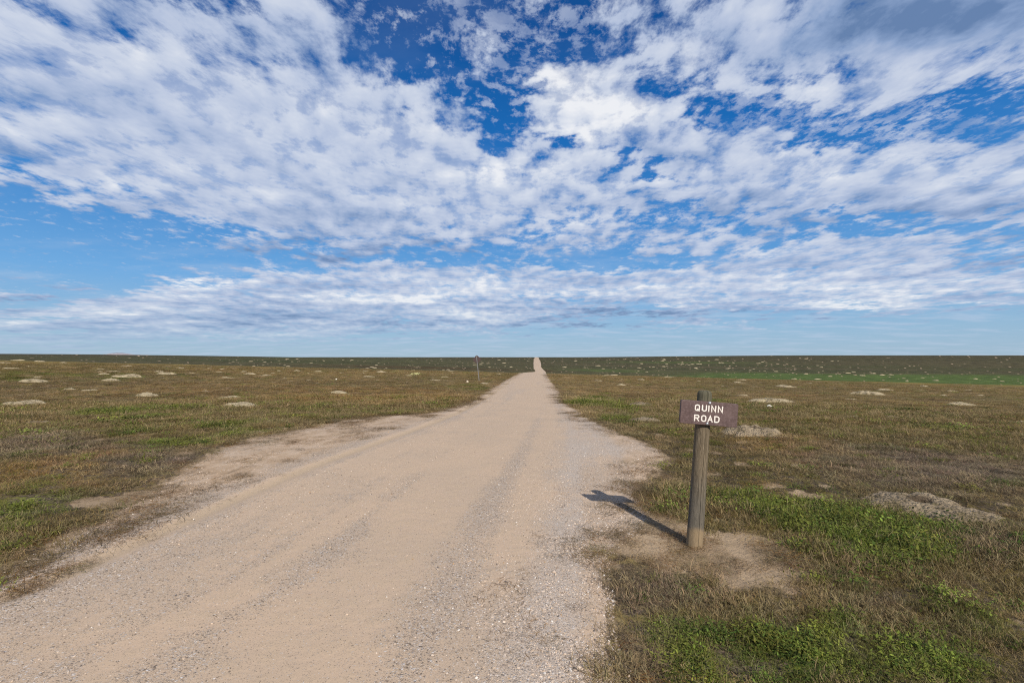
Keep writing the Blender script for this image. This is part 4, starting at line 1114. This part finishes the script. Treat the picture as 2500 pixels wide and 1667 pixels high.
def build_traffic_sign():
    bx, by = at(1170, 929); bz = float(H(bx, by)[0]); s = by / F
    root = bpy.data.objects.new('traffic_sign', None); C.objects.link(root); root.location = (bx, by, bz)
    root.rotation_euler = (R(-1), R(-6.6), R(-8))
    tag(root, 'diamond traffic sign seen from behind on a thin leaning metal pole', 'traffic sign')
    zinc = mat_plain('zinc', (.22, .21, .195), .55, .3, .3, .15, 20)
    bm = bmesh.new()
    hh = 62.5 * s; w = .040
    # channel post: a flattened U
    prof = [(-w, -.012), (-w, .008), (-.5 * w, .016), (.5 * w, .016), (w, .008), (w, -.012), (.5 * w, .004), (-.5 * w, .004)]
    lo = [bm.verts.new((x, y, -.4)) for x, y in prof]; hi = [bm.verts.new((x, y, hh)) for x, y in prof]
    for k in range(8): bm.faces.new((lo[k], lo[(k + 1) % 8], hi[(k + 1) % 8], hi[k]))
    bm.faces.new(lo); bm.faces.new(hi)
    bm_obj('pole', bm, zinc, root, smooth=False)
    bm = bmesh.new(); q = 11.4 * s; e = .05
    ol = [(-e, -q + e), (e, -q + e), (q - e, -e), (q - e, e), (e, q - e), (-e, q - e), (-q + e, e), (-q + e, -e)]
    rounded_plate(bm, ol, .004, .001)
    bm_obj('sign_plate', bm, mat_plain('sign_back', (.085, .056, .050), .7, .2, 0, .15, 6), root, (0, .022, hh - q + .04), smooth=False)
build_traffic_sign()

# ------------------------------------------------------------------ small things in the field
def build_small():
    def stone(px, py, w, h, col, label, name='stone', cat='stone', seed=0):
        x, y = at(px, py); s = y / F
        bm = bmesh.new(); bmesh.ops.create_icosphere(bm, subdivisions=3, radius=1)
        for v in bm.verts:
            v.co *= 1 + .25 * mnoise.noise(v.co * 1.4 + Vector((seed, 0, 0))); v.co.z = max(v.co.z, -.5)
            v.co.x *= w / 2 * s; v.co.y *= w / 2.4 * s; v.co.z *= h / 1.7 * s
        o = bm_obj(name, bm, mat_plain('stone_%d' % seed, col, .9, .2, 0, .2, 12), None, (x, y, float(H(x, y)[0]) + h * .25 * s), smooth=False)
        tag(o, label, cat); return o
    stone(1878, 995, 15, 9, (.66, .60, .50), 'white blocky stone in front of the broad dirt mound', seed=1)
    stone(1141, 933, 5, 7, (.60, .50, .36), 'small pale upright stone left of the traffic sign pole', seed=2)
    stone(821, 927, 5, 4, (.70, .64, .52), 'tiny white stone in orange grass of the left field', seed=3)
    # a dead stick bent over in the grass
    x, y = at(1748, 936); s = y / F; z = float(H(x, y)[0])
    bm = bmesh.new(); prev = None
    for k, (a, b) in enumerate([(0, 0), (.5, 3), (1.5, 4.5), (5, 5), (10, 4.6)]):
        c = Vector((a * s, .02 * k, b * s)); rr = .022 * (1 - .12 * k)
        ring = [bm.verts.new(c + Vector((rr * math.cos(t) * .7, rr * math.sin(t), rr * math.cos(t) * .7))) for t in [6.283 * q / 6 for q in range(6)]]
        if prev:
            for q in range(6): bm.faces.new((prev[q], prev[(q + 1) % 6], ring[(q + 1) % 6], ring[q]))
        prev = ring
    o = bm_obj('stick', bm, mat_plain('dead_wood', (.42, .33, .20), .9, .1, 0, .2, 10), None, (x, y, z))
    tag(o, 'thin bleached dead stick bent over in the grass above the sign board', 'stick')
    # the one tall flowering weed
    x, y = at(1007, 925); s = y / F; z = float(H(x, y)[0])
    root = bpy.data.objects.new('weed', None); C.objects.link(root); root.location = (x, y, z)
    tag(root, 'single tall weed with pale yellow flower heads standing alone left of the traffic sign', 'weed')
    bm = bmesh.new(); heads = []
    def tube(p, q, r0, r1):
        d = (q - p).normalized(); a = d.orthogonal().normalized(); b = d.cross(a)
        A = [bm.verts.new(p + (a * math.cos(t) + b * math.sin(t)) * r0) for t in (0, 1.57, 3.14, 4.71)]; B = [bm.verts.new(q + (a * math.cos(t) + b * math.sin(t)) * r1) for t in (0, 1.57, 3.14, 4.71)]
        for k in range(4): bm.faces.new((A[k], A[(k + 1) % 4], B[(k + 1) % 4], B[k]))
    fork = Vector((2 * s, 0, 6 * s)); tube(Vector((0, 0, -.05)), fork, .018, .014)
    r = random.Random(4)
    for k in range(13):
        tip = Vector((r.uniform(-5, 14) * s, r.uniform(-6, 6) * s, r.uniform(10.5, 13.5) * s)); mid = fork.lerp(tip, .55) + Vector((0, 0, -.6 * s))
        tube(fork, mid, .011, .008); tube(mid, tip, .008, .006); heads.append(tip)
    bm_obj('stem', bm, mat_plain('stem_green', (.20, .20, .08), .8, .1, 0, .2, 10), root)
    bm = bmesh.new()
    for tip in heads:
        for _ in range(10):
            c = tip + Vector((r.gauss(0, .07), r.gauss(0, .07), r.gauss(0, .035))); n = Vector((r.gauss(0, 1), r.gauss(0, 1), r.gauss(.5, .6))).normalized(); a = n.orthogonal().normalized(); b = n.cross(a); k = r.uniform(.03, .05)
            bm.faces.new([bm.verts.new(c + a * k * math.cos(t) + b * k * math.sin(t)) for t in (0, 1.26, 2.51, 3.77, 5.03)])
    bm_obj('flower_heads', bm, mat_plain('pale_flower', (.55, .52, .24), .8, .1, 0, .2, 10), root)
build_small()
build_growth()
build_pebbles()

# ------------------------------------------------------------------ daylight
sun_d = bpy.data.lights.new('sun', 'SUN'); sun_d.energy = 4.8; sun_d.angle = R(.53); sun_d.color = (1.0, .955, .89)
sun = bpy.data.objects.new('sun', sun_d); C.objects.link(sun)
sun.rotation_euler = SUN_V.to_track_quat('Z', 'Y').to_euler(); sun.location = SUN_V * 50
cy = scene.cycles
cy.max_bounces = 5; cy.diffuse_bounces = 2; cy.glossy_bounces = 2; cy.transmission_bounces = 3; cy.transparent_max_bounces = 4
cy.use_denoising = False
cy.caustics_reflective = False; cy.caustics_refractive = False
cy.filter_width = 1.1
